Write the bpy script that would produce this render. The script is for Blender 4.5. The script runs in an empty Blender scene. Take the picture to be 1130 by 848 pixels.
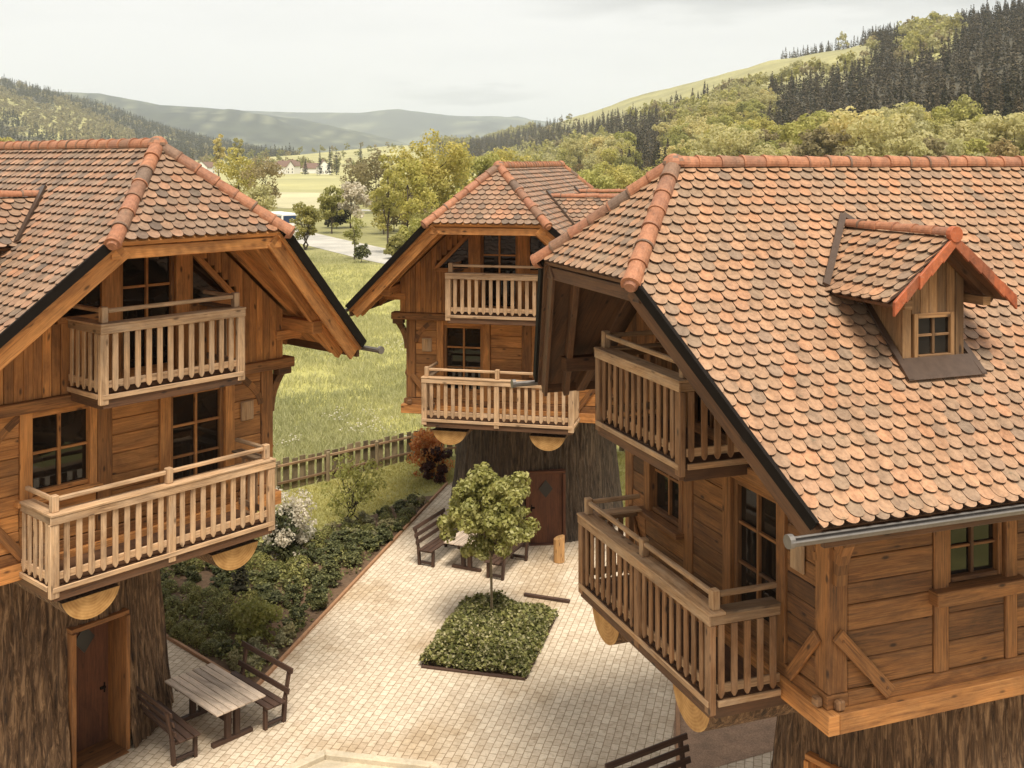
import bpy, bmesh, math, random
import numpy as np
from mathutils import Vector, Matrix

S = bpy.context.scene
COL = S.collection
R = math.radians
rng = random.Random(7)
nrg = np.random.default_rng(11)
EYE = 10.75                      # height of the viewpoint above the courtyard

# ------------------------------------------------------------------ helpers
def link(o, parent=None):
    COL.objects.link(o)
    if parent is not None:
        o.parent = parent
    return o

def tag(o, label=None, cat=None, group=None, kind=None):
    if label: o['label'] = label
    if cat: o['category'] = cat
    if group: o['group'] = group
    if kind: o['kind'] = kind
    return o

def empty(name, loc, rz=0.0, label=None, cat=None, group=None):
    o = bpy.data.objects.new(name, None)
    o.empty_display_size = 0.3
    o.location = loc
    o.rotation_euler = (0, 0, rz)
    link(o)
    return tag(o, label, cat, group)

def copy_tree(o, parent=None):
    c = o.copy()
    COL.objects.link(c)
    c.parent = parent
    for ch in list(o.children):
        copy_tree(ch, c)
    return c

class MB:
    """collects solids; build() links them as one mesh object"""
    def __init__(s, m=1, house=False):
        s.v = []; s.f = []; s.uv = []; s.second = set(); s.mat2 = None; s.m = m; s.house = house
    def face(s, pts, uvs=None):
        b = len(s.v)
        s.v += [tuple(p) for p in pts]
        s.f.append(list(range(b, b + len(pts))))
        s.uv.append(uvs or [(p[0], p[1]) for p in pts])
    def hexa(s, P, grain=0):
        """P: 8 corners, index bit0=x bit1=y bit2=z; grain axis 0..2; uv in metres along the grain"""
        b = len(s.v)
        s.v += [tuple(p) for p in P]
        ou, ov = rng.uniform(0, 40), rng.uniform(0, 40)
        P = [Vector(p) for p in P]
        L = [(P[1]-P[0]).length, (P[2]-P[0]).length, (P[4]-P[0]).length]
        for ax in range(3):
            a, c = [k for k in range(3) if k != ax]
            for side in (0, 1):
                base = side << ax
                idx = [base, base | 1 << a, base | 1 << a | 1 << c, base | 1 << c]
                if (side == 0) == (ax != 1):
                    idx = idx[::-1]
                uvs = []
                for i in idx:
                    co = [(i >> k & 1) * L[k] for k in range(3)]
                    if ax == grain:
                        uvs.append((ou + co[a] * 0.25, ov + co[c]))
                    else:
                        o = a if c == grain else c
                        uvs.append((ou + co[grain], ov + co[o] + ax * 0.37))
                s.f.append([b + i for i in idx])
                s.uv.append(uvs)
    def box(s, x0, x1, y0, y1, z0, z1, grain=None):
        P = [((x1 if i & 1 else x0), (y1 if i & 2 else y0), (z1 if i & 4 else z0)) for i in range(8)]
        d = (abs(x1-x0), abs(y1-y0), abs(z1-z0))
        s.hexa(P, d.index(max(d)) if grain is None else grain)
    def beam(s, p0, p1, w, h, up=(0, 0, 1), off=(0, 0)):
        """bar from p0 to p1, w across, h along up"""
        p0, p1 = Vector(p0), Vector(p1)
        d = (p1 - p0).normalized()
        side = d.cross(Vector(up)).normalized()
        u = side.cross(d).normalized()
        P = []
        for i in range(8):
            p = p1 if i & 1 else p0
            P.append(p + side * ((.5 if i & 2 else -.5) * w + off[0]) + u * ((.5 if i & 4 else -.5) * h + off[1]))
        s.hexa(P, 0)
    def prism(s, pts, ext, grain=(1, 0, 0)):
        """polygon extruded by ext"""
        pts = [Vector(p) for p in pts]; ext = Vector(ext)
        g = Vector(grain).normalized(); n = ext.normalized(); c = n.cross(g)
        o = Vector((rng.uniform(0, 40), rng.uniform(0, 40), 0))
        uv = lambda p: (p.dot(g) + o.x, p.dot(c) + o.y)
        b = len(s.v); k = len(pts)
        s.v += [tuple(p) for p in pts] + [tuple(p + ext) for p in pts]
        s.f.append(list(range(b, b + k))[::-1]); s.uv.append([uv(p) for p in pts][::-1])
        s.f.append(list(range(b + k, b + 2 * k))); s.uv.append([uv(p) for p in pts])
        t = ext.length
        for i in range(k):
            j = (i + 1) % k
            s.f.append([b + i, b + j, b + k + j, b + k + i])
            a, d = uv(pts[i]), uv(pts[j])
            s.uv.append([a, d, (d[0], d[1] + t), (a[0], a[1] + t)])
    def tube(s, p0, p1, r0, r1, n=10, caps=True, a0=0., a1=2*math.pi, up=(0, 0, 1)):
        p0, p1 = Vector(p0), Vector(p1)
        d = (p1 - p0).normalized()
        if abs(d.dot(Vector(up))) > .99: up = (1, 0, 0)
        x = d.cross(Vector(up)).normalized(); y = x.cross(d).normalized()
        full = abs(a1 - a0 - 2*math.pi) < 1e-6
        k = n if full else n + 1
        b = len(s.v); L = (p1 - p0).length
        o = (rng.uniform(0, 40), rng.uniform(0, 40))
        for p, r in ((p0, r0), (p1, r1)):
            for i in range(k):
                t = a0 + (a1 - a0) * i / n
                s.v.append(tuple(p + x * (math.cos(t) * r) + y * (math.sin(t) * r)))
        for i in range(n):
            j = (i + 1) % k
            s.f.append([b + i, b + j, b + k + j, b + k + i])
            s.uv.append([(o[0], o[1] + i*r0), (o[0], o[1] + (i+1)*r0), (o[0] + L, o[1] + (i+1)*r0), (o[0] + L, o[1] + i*r0)])
        if caps:
            s.f.append([b + i for i in range(k)][::-1]); s.uv.append([(math.cos(6.28*i/k)*r0*.2, math.sin(6.28*i/k)*r0) for i in range(k)][::-1])
            s.f.append([b + k + i for i in range(k)]); s.uv.append([(math.cos(6.28*i/k)*r1*.2, math.sin(6.28*i/k)*r1) for i in range(k)])
    def chain(s, pts, radii, n=7):
        """tapered round limb through points"""
        pts = [Vector(p) for p in pts]; b = len(s.v); o = rng.uniform(0, 30); acc = 0
        for q, (p, r) in enumerate(zip(pts, radii)):
            d = (pts[min(q+1, len(pts)-1)] - pts[max(q-1, 0)]).normalized()
            up = Vector((1, 0, 0)) if abs(d.z) > .9 else Vector((0, 0, 1))
            x = d.cross(up).normalized(); y = x.cross(d)
            for i in range(n):
                t = 2*math.pi*i/n
                s.v.append(tuple(p + x*(math.cos(t)*r) + y*(math.sin(t)*r)))
        for q in range(len(pts)-1):
            L = (pts[q+1]-pts[q]).length
            for i in range(n):
                j = (i+1) % n
                s.f.append([b+q*n+i, b+q*n+j, b+(q+1)*n+j, b+(q+1)*n+i])
                s.uv.append([(o+acc, i/n), (o+acc, (i+1)/n), (o+acc+L, (i+1)/n), (o+acc+L, i/n)])
            acc += L
        s.f.append([b+(len(pts)-1)*n+i for i in range(n)]); s.uv.append([(0, 0)]*n)
    def build(s, name, mat, parent=None, bevel=0.0, smooth=False, recalc=True, z=0.0):
        me = bpy.data.meshes.new(name)
        V = s.v
        if s.house:
            V = [(s.m * a, -b, c) for a, b, c in V]
        if z:
            V = [(a, b, c + z) for a, b, c in V]
        me.from_pydata(V, [], s.f)
        uvl = me.uv_layers.new(name='UVMap')
        uvl.data.foreach_set('uv', np.array([c for f in s.uv for c in f], dtype=np.float32).ravel())
        if recalc:
            bm = bmesh.new(); bm.from_mesh(me)
            bmesh.ops.recalc_face_normals(bm, faces=bm.faces)
            bm.to_mesh(me); bm.free()
        if smooth:
            me.polygons.foreach_set('use_smooth', [True] * len(me.polygons))
        me.materials.append(mat)
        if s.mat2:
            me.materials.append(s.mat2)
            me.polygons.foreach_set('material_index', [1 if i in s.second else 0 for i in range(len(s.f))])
        o = bpy.data.objects.new(name, me)
        link(o, parent)
        if bevel:
            md = o.modifiers.new('edge', 'BEVEL'); md.width = bevel; md.segments = 1; md.limit_method = 'ANGLE'
        return o

def np_mesh(name, V, F, mat, parent=None, smooth=False):
    """V (n,3), F (m,k) all faces with k corners"""
    me = bpy.data.meshes.new(name)
    V = np.ascontiguousarray(V, dtype=np.float32); F = np.ascontiguousarray(F, dtype=np.int32)
    m, k = F.shape
    me.vertices.add(len(V)); me.vertices.foreach_set('co', V.ravel())
    me.loops.add(m * k); me.loops.foreach_set('vertex_index', F.ravel())
    me.polygons.add(m)
    me.polygons.foreach_set('loop_start', np.arange(0, m * k, k, dtype=np.int32))
    me.polygons.foreach_set('loop_total', np.full(m, k, dtype=np.int32))
    if smooth: me.polygons.foreach_set('use_smooth', np.ones(m, dtype=bool))
    me.update(calc_edges=True); me.validate()
    me.materials.append(mat)
    o = bpy.data.objects.new(name, me)
    return link(o, parent)

# ------------------------------------------------------------------ materials
class NT:
    def __init__(s, name):
        s.m = bpy.data.materials.new(name); s.m.use_nodes = True
        s.t = s.m.node_tree; s.n = s.t.nodes; s.n.clear()
        s.out = s.n.new('ShaderNodeOutputMaterial')
        s.b = s.n.new('ShaderNodeBsdfPrincipled')
        s.l(s.b.outputs[0], s.out.inputs['Surface'])
    def l(s, a, b): s.t.links.new(a, b)
    def new(s, t, **k):
        n = s.n.new(t)
        for a, v in k.items():
            if hasattr(n, a): setattr(n, a, v)
            else: n.inputs[a].default_value = v
        return n
    def coord(s, kind='Object', scale=(1, 1, 1), rot=(0, 0, 0)):
        c = s.new('ShaderNodeTexCoord'); mp = s.new('ShaderNodeMapping')
        mp.inputs['Scale'].default_value = scale; mp.inputs['Rotation'].default_value = rot
        s.l(c.outputs[kind], mp.inputs['Vector']); return mp.outputs[0]
    def noise(s, vec, scale, detail=4, rough=.55, dist=0.):
        n = s.new('ShaderNodeTexNoise', Scale=scale, Detail=detail, Roughness=rough, Distortion=dist)
        if vec is not None: s.l(vec, n.inputs['Vector'])
        return n.outputs['Fac']
    def ramp(s, fac, stops):
        r = s.new('ShaderNodeValToRGB'); e = r.color_ramp.elements
        while len(e) > 1: e.remove(e[-1])
        for i, (p, c) in enumerate(stops):
            el = e[0] if i == 0 else e.new(p)
            el.position = p; el.color = (c if isinstance(c, tuple) else (c, c, c)) + (1,)
        s.l(fac, r.inputs[0]); return r.outputs[0]
    def mix(s, a, b, fac=.5, mode='MIX'):
        n = s.new('ShaderNodeMix', data_type='RGBA', blend_type=mode)
        for sock, v in ((n.inputs[0], fac), (n.inputs[6], a), (n.inputs[7], b)):
            if hasattr(v, 'is_output'): s.l(v, sock)
            elif isinstance(v, tuple): sock.default_value = v + (1,)
            else: sock.default_value = v
        return n.outputs[2]
    def bump(s, h, strength=.3, dist=.01):
        b = s.new('ShaderNodeBump', Strength=strength, Distance=dist)
        s.l(h, b.inputs['Height']); s.l(b.outputs[0], s.b.inputs['Normal']); return b
    def island(s):
        return s.new('ShaderNodeNewGeometry').outputs['Random Per Island']
    def base(s, c):
        if isinstance(c, tuple): s.b.inputs['Base Color'].default_value = c + (1,)
        else: s.l(c, s.b.inputs['Base Color'])
    def set(s, **k):
        for a, v in k.items(): s.b.inputs[a.replace('_', ' ')].default_value = v

def wood(name, light, mid, dark, rough=.75, vary=.35, knots=.8, grey=None, greyfac=.5):
    t = NT(name)
    uv = t.coord('UV', (1, 1, 1))
    mp = t.coord('UV', (1.6, 44, 1))
    g1 = t.noise(mp, 1.0, 8, .68, .8)
    mp2 = t.coord('UV', (.7, 5, 1))
    g2 = t.noise(mp2, 1.0, 4, .6, 1.2)
    col = t.ramp(g1, [(.33, dark), (.47, mid), (.64, light)])
    col = t.mix(col, t.ramp(g2, [(.3, tuple(c*.55 for c in mid)), (.62, light)]), .38)
    if grey:
        wv = t.noise(t.coord('UV', (1.3, 3.5, 1)), 1.0, 5, .65, .4)
        col = t.mix(col, grey, t.ramp(wv, [(.42, 0.), (.66, greyfac)]))
    v = t.new('ShaderNodeTexVoronoi', Scale=1.0)
    t.l(t.coord('UV', (2.3, 5.5, 1)), v.inputs['Vector'])
    kn = t.ramp(v.outputs['Distance'], [(.07, knots), (.17, 0.)])
    col = t.mix(col, tuple(c*.25 for c in dark), kn)
    pt = t.noise(t.coord('UV', (.8, 2.4, 1)), 1.0, 6, .7, .8)
    col = t.mix(col, t.ramp(pt, [(.34, (.55, .52, .50)), (.52, (1., 1., 1.)), (.68, (1.28, 1.24, 1.18))]), .85, 'MULTIPLY')
    isl = t.island()
    val = t.ramp(isl, [(0., 1-vary), (1., 1+vary*.35)])
    col = t.mix(col, val, 1.0, 'MULTIPLY')
    t.base(col)
    t.set(Roughness=rough)
    t.bump(g1, .6, .008)
    return t.m

def plain(name, c, rough=.6, metal=0., nz=.15, scale=9.):
    t = NT(name)
    n = t.noise(t.coord('Object'), scale, 5, .6)
    t.base(t.ramp(n, [(.3, tuple(x*(1-nz) for x in c)), (.7, tuple(min(1, x*(1+nz)) for x in c))]))
    t.set(Roughness=rough, Metallic=metal)
    t.bump(n, .15, .01)
    return t.m

M = {}
M['amber'] = wood('amber_pine', (.66, .30, .088), (.44, .172, .042), (.13, .042, .011), grey=(.25, .125, .05), greyfac=.4, vary=.45)
M['amber2'] = wood('dark_amber_pine', (.43, .19, .06), (.30, .12, .035), (.16, .058, .017), grey=(.20, .11, .055), greyfac=.5)
M['brown'] = wood('weathered_larch', (.35, .15, .041), (.175, .066, .017), (.035, .013, .005), grey=(.21, .112, .048), greyfac=.3, vary=.55)
M['brown_rail'] = wood('weathered_rail_wood', (.29, .145, .057), (.145, .064, .023), (.035, .014, .006), grey=(.29, .18, .10), greyfac=.5, vary=.6)
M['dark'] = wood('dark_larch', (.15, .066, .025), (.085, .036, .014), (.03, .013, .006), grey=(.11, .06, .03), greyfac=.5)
M['pale'] = wood('pale_weathered_wood', (.58, .38, .215), (.38, .225, .11), (.12, .055, .022), knots=.7, grey=(.46, .33, .215), greyfac=.55, vary=.6)
M['tan'] = wood('tan_weathered_wood', (.46, .285, .145), (.29, .155, .065), (.10, .045, .017), knots=.6, grey=(.40, .285, .18), greyfac=.6, vary=.5)
M['bench'] = wood('dark_brown_bench_wood', (.085, .042, .023), (.055, .026, .014), (.025, .012, .007), knots=.2)
M['tabletop'] = wood('tan_table_wood', (.66, .53, .41), (.54, .42, .31), (.33, .24, .17), knots=.3, vary=.25)
M['fence'] = wood('old_fence_wood', (.27, .20, .11), (.17, .12, .06), (.075, .05, .026), grey=(.33, .26, .15), greyfac=.6, vary=.5)
M['door'] = wood('red_brown_door', (.155, .056, .022), (.095, .032, .012), (.04, .013, .005), knots=.3)
M['post'] = wood('stripped_log', (.62, .36, .14), (.48, .25, .09), (.28, .13, .045))

def log_end():
    t = NT('log_end_grain')
    w = t.new('ShaderNodeTexWave', wave_type='RINGS', rings_direction='Y', Scale=7., Distortion=1.6, Detail=3.)
    t.l(t.coord('Object'), w.inputs['Vector'])
    n = t.noise(t.coord('Object'), 5, 4)
    c = t.mix(t.ramp(w.outputs['Fac'], [(.2, (.40, .20, .055)), (.8, (.52, .29, .095))]), t.ramp(n, [(.35, (.26, .12, .03)), (.65, (.56, .33, .12))]), .5)
    t.base(c); t.set(Roughness=.7); return t.m
M['logend'] = log_end()

def tiles(name, hues, rough=.6):
    t = NT(name)
    isl = t.island()
    c = t.ramp(isl, hues)
    n = t.noise(t.coord('Object'), 16, 5, .65)
    c = t.mix(c, t.ramp(n, [(.3, (.55, .5, .45)), (.6, (1.06, 1.04, 1.0))]), .75, 'MULTIPLY')
    n2 = t.noise(t.coord('Object'), .9, 3, .6)
    st = t.noise(t.coord('Object', (1.3, 5.5, 1.3)), 1.0, 5, .65, .3)
    c = t.mix(c, t.ramp(st, [(.32, (.62, .60, .55)), (.56, (1.04, 1.03, 1.02))]), .7, 'MULTIPLY')
    moss = t.noise(t.coord('Object'), 7., 7, .7)
    c = t.mix(c, (.10, .085, .045), t.ramp(moss, [(.60, 0.), (.72, .7)]))
    lich = t.noise(t.coord('Object'), 42, 4, .7)
    c = t.mix(c, (.42, .37, .28), t.ramp(lich, [(.60, 0.), (.74, .55)]))
    c = t.mix(c, t.ramp(n2, [(.3, (.86, .84, .82)), (.7, (1.05, 1.03, 1.))]), .8, 'MULTIPLY')
    t.base(c); t.set(Roughness=rough)
    t.bump(n, .25, .006)
    return t.m
M['tile'] = tiles('clay_roof_tile', [(0., (.29, .20, .13)), (.22, (.44, .25, .14)), (.42, (.35, .22, .135)), (.62, (.47, .24, .125)), (.78, (.38, .235, .14)), (.9, (.25, .175, .12)), (1., (.45, .25, .14))])
M['tile_edge'] = plain('painted_shadow_tile_edge', (.085, .048, .03), .9)  # dark rim colour paints in the shadow line under each tile
M['tile_brown'] = tiles('brown_clay_tile', [(0., (.19, .135, .095)), (.22, (.36, .215, .13)), (.38, (.235, .165, .115)), (.52, (.40, .20, .11)), (.66, (.30, .20, .135)), (.8, (.42, .235, .14)), (.92, (.15, .11, .082)), (1., (.34, .21, .135))])
M['cap'] = tiles('ridge_cap_tile', [(0., (.36, .15, .075)), (.45, (.42, .185, .095)), (.7, (.34, .15, .085)), (.85, (.25, .14, .085)), (1., (.16, .11, .08))], .7)
M['verge_tile'] = tiles('new_verge_tile', [(0., (.40, .10, .035)), (.7, (.48, .135, .05)), (1., (.25, .08, .035))], .6)
M['metal'] = plain('dark_flashing', (.012, .009, .007), .85, 0.)
for n_ in M['metal'].node_tree.nodes:
    if n_.type == 'BSDF_PRINCIPLED': n_.inputs['Specular IOR Level'].default_value = .12
M['zinc'] = plain('zinc_gutter', (.19, .17, .15), .5, .5)
M['dormer_wood'] = wood('dormer_boards', (.40, .215, .085), (.24, .115, .04), (.07, .03, .011), knots=.8, grey=(.28, .17, .085), greyfac=.5, vary=.5)
M['flash'] = plain('brown_sheet_flashing', (.10, .065, .045), .4, .5)

def glass():
    t = NT('window_glass')
    n = t.noise(t.coord('Object'), 1.7, 2)
    t.base(t.ramp(n, [(.35, (.006, .005, .004)), (.75, (.028, .021, .015))]))
    t.set(Roughness=.03); t.b.inputs['IOR'].default_value = 1.5
    t.bump(n, .05, .06)
    return t.m
M['glass'] = glass()
M['black'] = plain('black_panel', (.012, .010, .009), .3)

def bark(name, c0, c1, c2):
    t = NT(name)
    n = t.noise(t.coord('Object', (15, 15, 1.5)), 1.0, 8, .72, .9)
    n2 = t.noise(t.coord('Object', (1, 1, .4)), .9, 4)
    c = t.ramp(n, [(.34, c0), (.5, c1), (.66, c2)])
    c = t.mix(c, t.ramp(n2, [(.3, (.7, .66, .6)), (.7, (1.15, 1.1, 1.0))]), .8, 'MULTIPLY')
    t.base(c); t.set(Roughness=.9); t.bump(n, 1., .06); return t.m
M['bark'] = bark('trunk_bark', (.022, .012, .006), (.15, .085, .043), (.42, .265, .145))
M['bark_grey'] = bark('grey_trunk_bark', (.022, .016, .011), (.085, .06, .04), (.20, .145, .098))
M['treebark'] = bark('tree_bark', (.03, .022, .015), (.075, .055, .038), (.13, .10, .07))

def leaf(name, cols, rough=.6, trans=.35, big=.25):
    trans = min(.6, trans*1.5)
    t = NT(name)
    c = t.ramp(t.island(), [(i/(len(cols)-1), k) for i, k in enumerate(cols)])
    n = t.noise(t.coord('Object'), big, 3)
    c = t.mix(c, t.ramp(n, [(.3, (.72, .74, .7)), (.7, (1.2, 1.15, 1.1))]), .8, 'MULTIPLY')
    oi = t.new('ShaderNodeObjectInfo')
    c = t.mix(c, t.ramp(oi.outputs['Random'], [(0., (.78, .8, .8)), (.5, (1., 1., 1.)), (1., (1.2, 1.12, 1.0))]), 1., 'MULTIPLY')
    t.base(c); t.set(Roughness=rough); t.b.inputs['Specular IOR Level'].default_value = .25
    tr = t.new('ShaderNodeBsdfTranslucent'); t.l(c, tr.inputs[0])
    mx = t.new('ShaderNodeMixShader'); mx.inputs[0].default_value = trans
    t.l(t.b.outputs[0], mx.inputs[1]); t.l(tr.outputs[0], mx.inputs[2]); t.l(mx.outputs[0], t.out.inputs['Surface'])
    return t.m
M['l_spring'] = leaf('spring_leaves', [(.31, .30, .075), (.43, .40, .125), (.54, .50, .20)])
M['l_pale'] = leaf('pale_spring_leaves', [(.44, .40, .15), (.56, .51, .24), (.64, .59, .32)])
M['l_mid'] = leaf('mid_green_leaves', [(.23, .225, .065), (.33, .31, .10), (.43, .39, .15)])
M['l_bare'] = leaf('brown_bud_twigs', [(.25, .20, .10), (.34, .28, .14), (.42, .35, .19)])
M['l_conifer'] = leaf('conifer_needles', [(.05, .039, .022), (.10, .076, .044), (.16, .125, .076)], .8, .1)
M['l_darkcon'] = leaf('dark_conifer_needles', [(.026, .025, .014), (.045, .041, .023), (.07, .06, .034)], .8, .1)
M['l_box'] = leaf('shrub_leaves', [(.075, .082, .022), (.20, .20, .058), (.42, .40, .15)], .55, .25, 1.5)
M['l_deep'] = leaf('deep_green_leaves', [(.045, .052, .02), (.11, .12, .045), (.25, .25, .11)], .5, .2, 1.5)
M['l_grey'] = leaf('grey_green_leaves', [(.20, .195, .095), (.33, .31, .17), (.47, .44, .27)], .6, .2, 1.5)
M['l_lime'] = leaf('lime_leaves', [(.31, .31, .075), (.45, .43, .125), (.57, .54, .21)], .55, .35, 1.5)
M['l_maple'] = leaf('maple_leaves', [(.20, .20, .05), (.36, .345, .10), (.56, .53, .24)], .45, .3, 1.5)
M['l_red'] = leaf('red_leaves', [(.46, .13, .035), (.64, .25, .07), (.72, .40, .16)], .5, .35, 1.5)
M['l_maroon'] = leaf('maroon_leaves', [(.045, .014, .012), (.08, .026, .018), (.12, .05, .03)], .5, .2, 1.5)
M['l_white'] = leaf('white_blossom', [(.50, .45, .35), (.68, .62, .50), (.78, .72, .60)], .6, .3, 1.5)
M['grass'] = leaf('meadow_grass', [(.345, .345, .14), (.46, .45, .215), (.58, .555, .31)], .6, .3, .15)
M['lawn_blade'] = leaf('lawn_grass', [(.36, .34, .105), (.46, .425, .145), (.55, .50, .21)], .6, .3, .4)

def soil(name, c0, c1, scale=6., bumpd=.03):
    t = NT(name)
    n = t.noise(t.coord('Object'), scale, 8, .7)
    n2 = t.noise(t.coord('Object'), scale*.08, 4, .6)
    t.base(t.mix(t.ramp(n, [(.3, c0), (.7, c1)]), t.ramp(n2, [(.3, (.75, .75, .72)), (.7, (1.2, 1.17, 1.1))]), 1., 'MULTIPLY'))
    t.set(Roughness=.95); t.bump(n, .6, bumpd); return t.m
M['soil'] = soil('bed_soil', (.075, .042, .022), (.17, .105, .06), 9)
M['lawn'] = soil('lawn_turf', (.25, .235, .075), (.35, .325, .12), 14)
M['meadow'] = soil('meadow_turf', (.22, .205, .06), (.34, .31, .10), 3.)
M['field'] = soil('pale_field', (.33, .31, .135), (.40, .375, .18), .15)
M['field2'] = soil('straw_field', (.42, .385, .23), (.48, .44, .28), .15)
M['gravel'] = soil('brown_fine_gravel', (.20, .12, .075), (.42, .28, .19), 40, .01)
M['road'] = soil('pale_road', (.38, .36, .325), (.45, .43, .395), 3, .004)
M['kerb'] = soil('stone_kerb', (.46, .38, .27), (.60, .52, .40), 12, .01)
M['wall_white'] = plain('white_render', (.74, .71, .65), .8)
M['roof_far'] = plain('far_roof', (.16, .09, .065), .8)
M['edge'] = plain('bed_edging', (.34, .18, .09), .8)

def pavers(name, rot):
    t = NT(name)
    v = t.coord('Object', (1, 1, 1), (0, 0, rot))
    wob = t.new('ShaderNodeTexNoise', Scale=1.3, Detail=2)
    t.l(v, wob.inputs['Vector'])
    sc = t.new('ShaderNodeVectorMath', operation='SCALE'); sc.inputs['Scale'].default_value = .035
    t.l(wob.outputs['Color'], sc.inputs[0])
    ad = t.new('ShaderNodeVectorMath', operation='ADD'); t.l(v, ad.inputs[0]); t.l(sc.outputs[0], ad.inputs[1])
    br = t.new('ShaderNodeTexBrick', offset=.5, Scale=1.)
    br.inputs['Brick Width'].default_value = .215; br.inputs['Row Height'].default_value = .15
    br.inputs['Mortar Size'].default_value = .009; br.inputs['Mortar Smooth'].default_value = .25; br.inputs['Bias'].default_value = 0.
    br.inputs['Color1'].default_value = (.53, .445, .345, 1); br.inputs['Color2'].default_value = (.64, .56, .45, 1); br.inputs['Mortar'].default_value = (.31, .24, .16, 1)
    t.l(ad.outputs[0], br.inputs['Vector'])
    n = t.noise(v, 22, 6, .7)
    n2 = t.noise(v, .42, 4, .6)
    n3 = t.noise(v, 2.3, 4, .6)
    c = t.mix(br.outputs['Color'], t.ramp(n, [(.25, (.78, .75, .7)), (.7, (1.08, 1.06, 1.03))]), .8, 'MULTIPLY')
    c = t.mix(c, t.ramp(n2, [(.34, (.74, .64, .50)), (.50, (1.03, 1.01, .98))]), .75, 'MULTIPLY')
    ps = t.noise(v, 9., 3, .5)
    c = t.mix(c, t.ramp(ps, [(.28, (.70, .64, .56)), (.46, (1., 1., 1.)), (.72, (1.12, 1.10, 1.08))]), .7, 'MULTIPLY')
    c = t.mix(c, t.ramp(n3, [(.3, (.86, .83, .78)), (.6, (1.03, 1.02, 1.0))]), .6, 'MULTIPLY')
    t.base(c); t.set(Roughness=.85)
    h = t.mix(br.outputs['Fac'], n, .2)
    inv = t.new('ShaderNodeMath', operation='SUBTRACT'); inv.inputs[0].default_value = 1.; t.l(h, inv.inputs[1])
    t.bump(inv.outputs[0], .55, .012)
    return t.m
M['paver'] = pavers('cream_pavers', R(-76))

def terrain_mat():
    t = NT('terrain_ground')
    a = t.new('ShaderNodeVertexColor', layer_name='tint')
    n = t.noise(t.coord('Object'), .35, 8, .65)
    n2 = t.noise(t.coord('Object'), .02, 5, .6)
    c = t.mix(a.outputs[0], t.ramp(n, [(.3, (.72, .72, .7)), (.7, (1.22, 1.2, 1.15))]), .8, 'MULTIPLY')
    c = t.mix(c, t.ramp(n2, [(.3, (.62, .62, .62)), (.7, (1.35, 1.33, 1.25))]), .8, 'MULTIPLY')
    t.base(c); t.set(Roughness=.95); t.bump(n, .5, .3); return t.m
M['terrain'] = terrain_mat()
# ------------------------------------------------------------------ treehouses
SL = 3.736 / 4.018                      # roof slope
TH = math.atan(SL)
VB, VR = -8.0, -8.58                    # rear wall, rear end of the ridge
def roof_z(u): return -SL * abs(u)

def inside(poly, x, y):
    r = False
    for i in range(len(poly)):
        (x0, y0), (x1, y1) = poly[i], poly[i-1]
        if (y0 > y) != (y1 > y) and x < (x1-x0)*(y-y0)/(y1-y0)+x0: r = not r
    return r

def clip(poly, p, q, sgn):
    """keep the part of poly on the inner side of the line p-q"""
    out = []
    f = lambda a: sgn*((q[0]-p[0])*(a[1]-p[1]) - (q[1]-p[1])*(a[0]-p[0]))
    for i in range(len(poly)):
        a, c = poly[i-1], poly[i]
        fa, fc = f(a), f(c)
        if (fa >= 0) != (fc >= 0):
            t = fa/(fa-fc); out.append(tuple(a[k]+(c[k]-a[k])*t for k in range(3)))
        if fc >= 0: out.append(c)
    return out
def tile_field(mb, O, ea, ed, poly, W=.195, E=.165, n=None):
    """rounded plain tiles over the plane O + a*ea + d*ed, cut to the sides of the convex poly [(a,d)]"""
    O, ea, ed = Vector(O), Vector(ea).normalized(), Vector(ed).normalized()
    n = n or ea.cross(ed)
    if n.z < 0: n = -n
    a0, a1 = min(p[0] for p in poly), max(p[0] for p in poly)
    d1 = max(p[1] for p in poly)
    cx, cy = sum(p[0] for p in poly)/len(poly), sum(p[1] for p in poly)/len(poly)
    sides = []
    for i in range(len(poly)):
        p, q = poly[i-1], poly[i]
        if abs(p[1]-q[1]) < .02: continue
        sg = 1 if (q[0]-p[0])*(cy-p[1]) - (q[1]-p[1])*(cx-p[0]) > 0 else -1
        sides.append((p, q, sg))
    rows = int(d1 / E) + 1
    w = W/2 - .003
    for r in range(rows):
        db = min((r+1)*E + .03, d1 + .05)
        k0 = int(math.floor(a0/W)) - 1; k1 = int(math.ceil(a1/W)) + 1
        for k in range(k0, k1 + 1):
            ac = (k + (.5 if r % 2 else 0.)) * W
            j = rng.uniform(-.004, .004); hh = rng.uniform(-.002, .005); tw = rng.uniform(-.008, .008)
            dt = db - .30
            prof = [(-w, dt), (w, dt), (w, db-.085), (w*.92, db-.055), (w*.72, db-.026), (w*.38, db-.006), (0, db), (-w*.38, db-.006), (-w*.72, db-.026), (-w*.92, db-.055), (-w, db-.085)]
            prof = [(ac+j+x-tw*(y-db), y+j, .006+hh+.060*(y-dt)/.30) for x, y in prof]
            for p, q, sg in sides:
                prof = clip(prof, p, q, sg)
                if len(prof) < 3: break
            if len(prof) < 3 or max(p[1] for p in prof)-min(p[1] for p in prof) < .05 or max(p[0] for p in prof)-min(p[0] for p in prof) < .015: continue
            if max(p[1] for p in prof) < .02: continue
            top = [O + ea*x + ed*max(y, 0.) + n*h for x, y, h in prof]
            b = len(mb.v); N = len(top)
            mb.v += [tuple(p) for p in top] + [tuple(p - n*.019) for p in top]
            mb.f.append(list(range(b, b+N))); mb.uv.append([(0, 0)]*N)
            for i in range(N):
                q = (i+1) % N
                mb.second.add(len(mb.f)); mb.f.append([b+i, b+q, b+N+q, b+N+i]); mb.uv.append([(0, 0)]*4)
    mb.mat2 = M['tile_edge']

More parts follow.
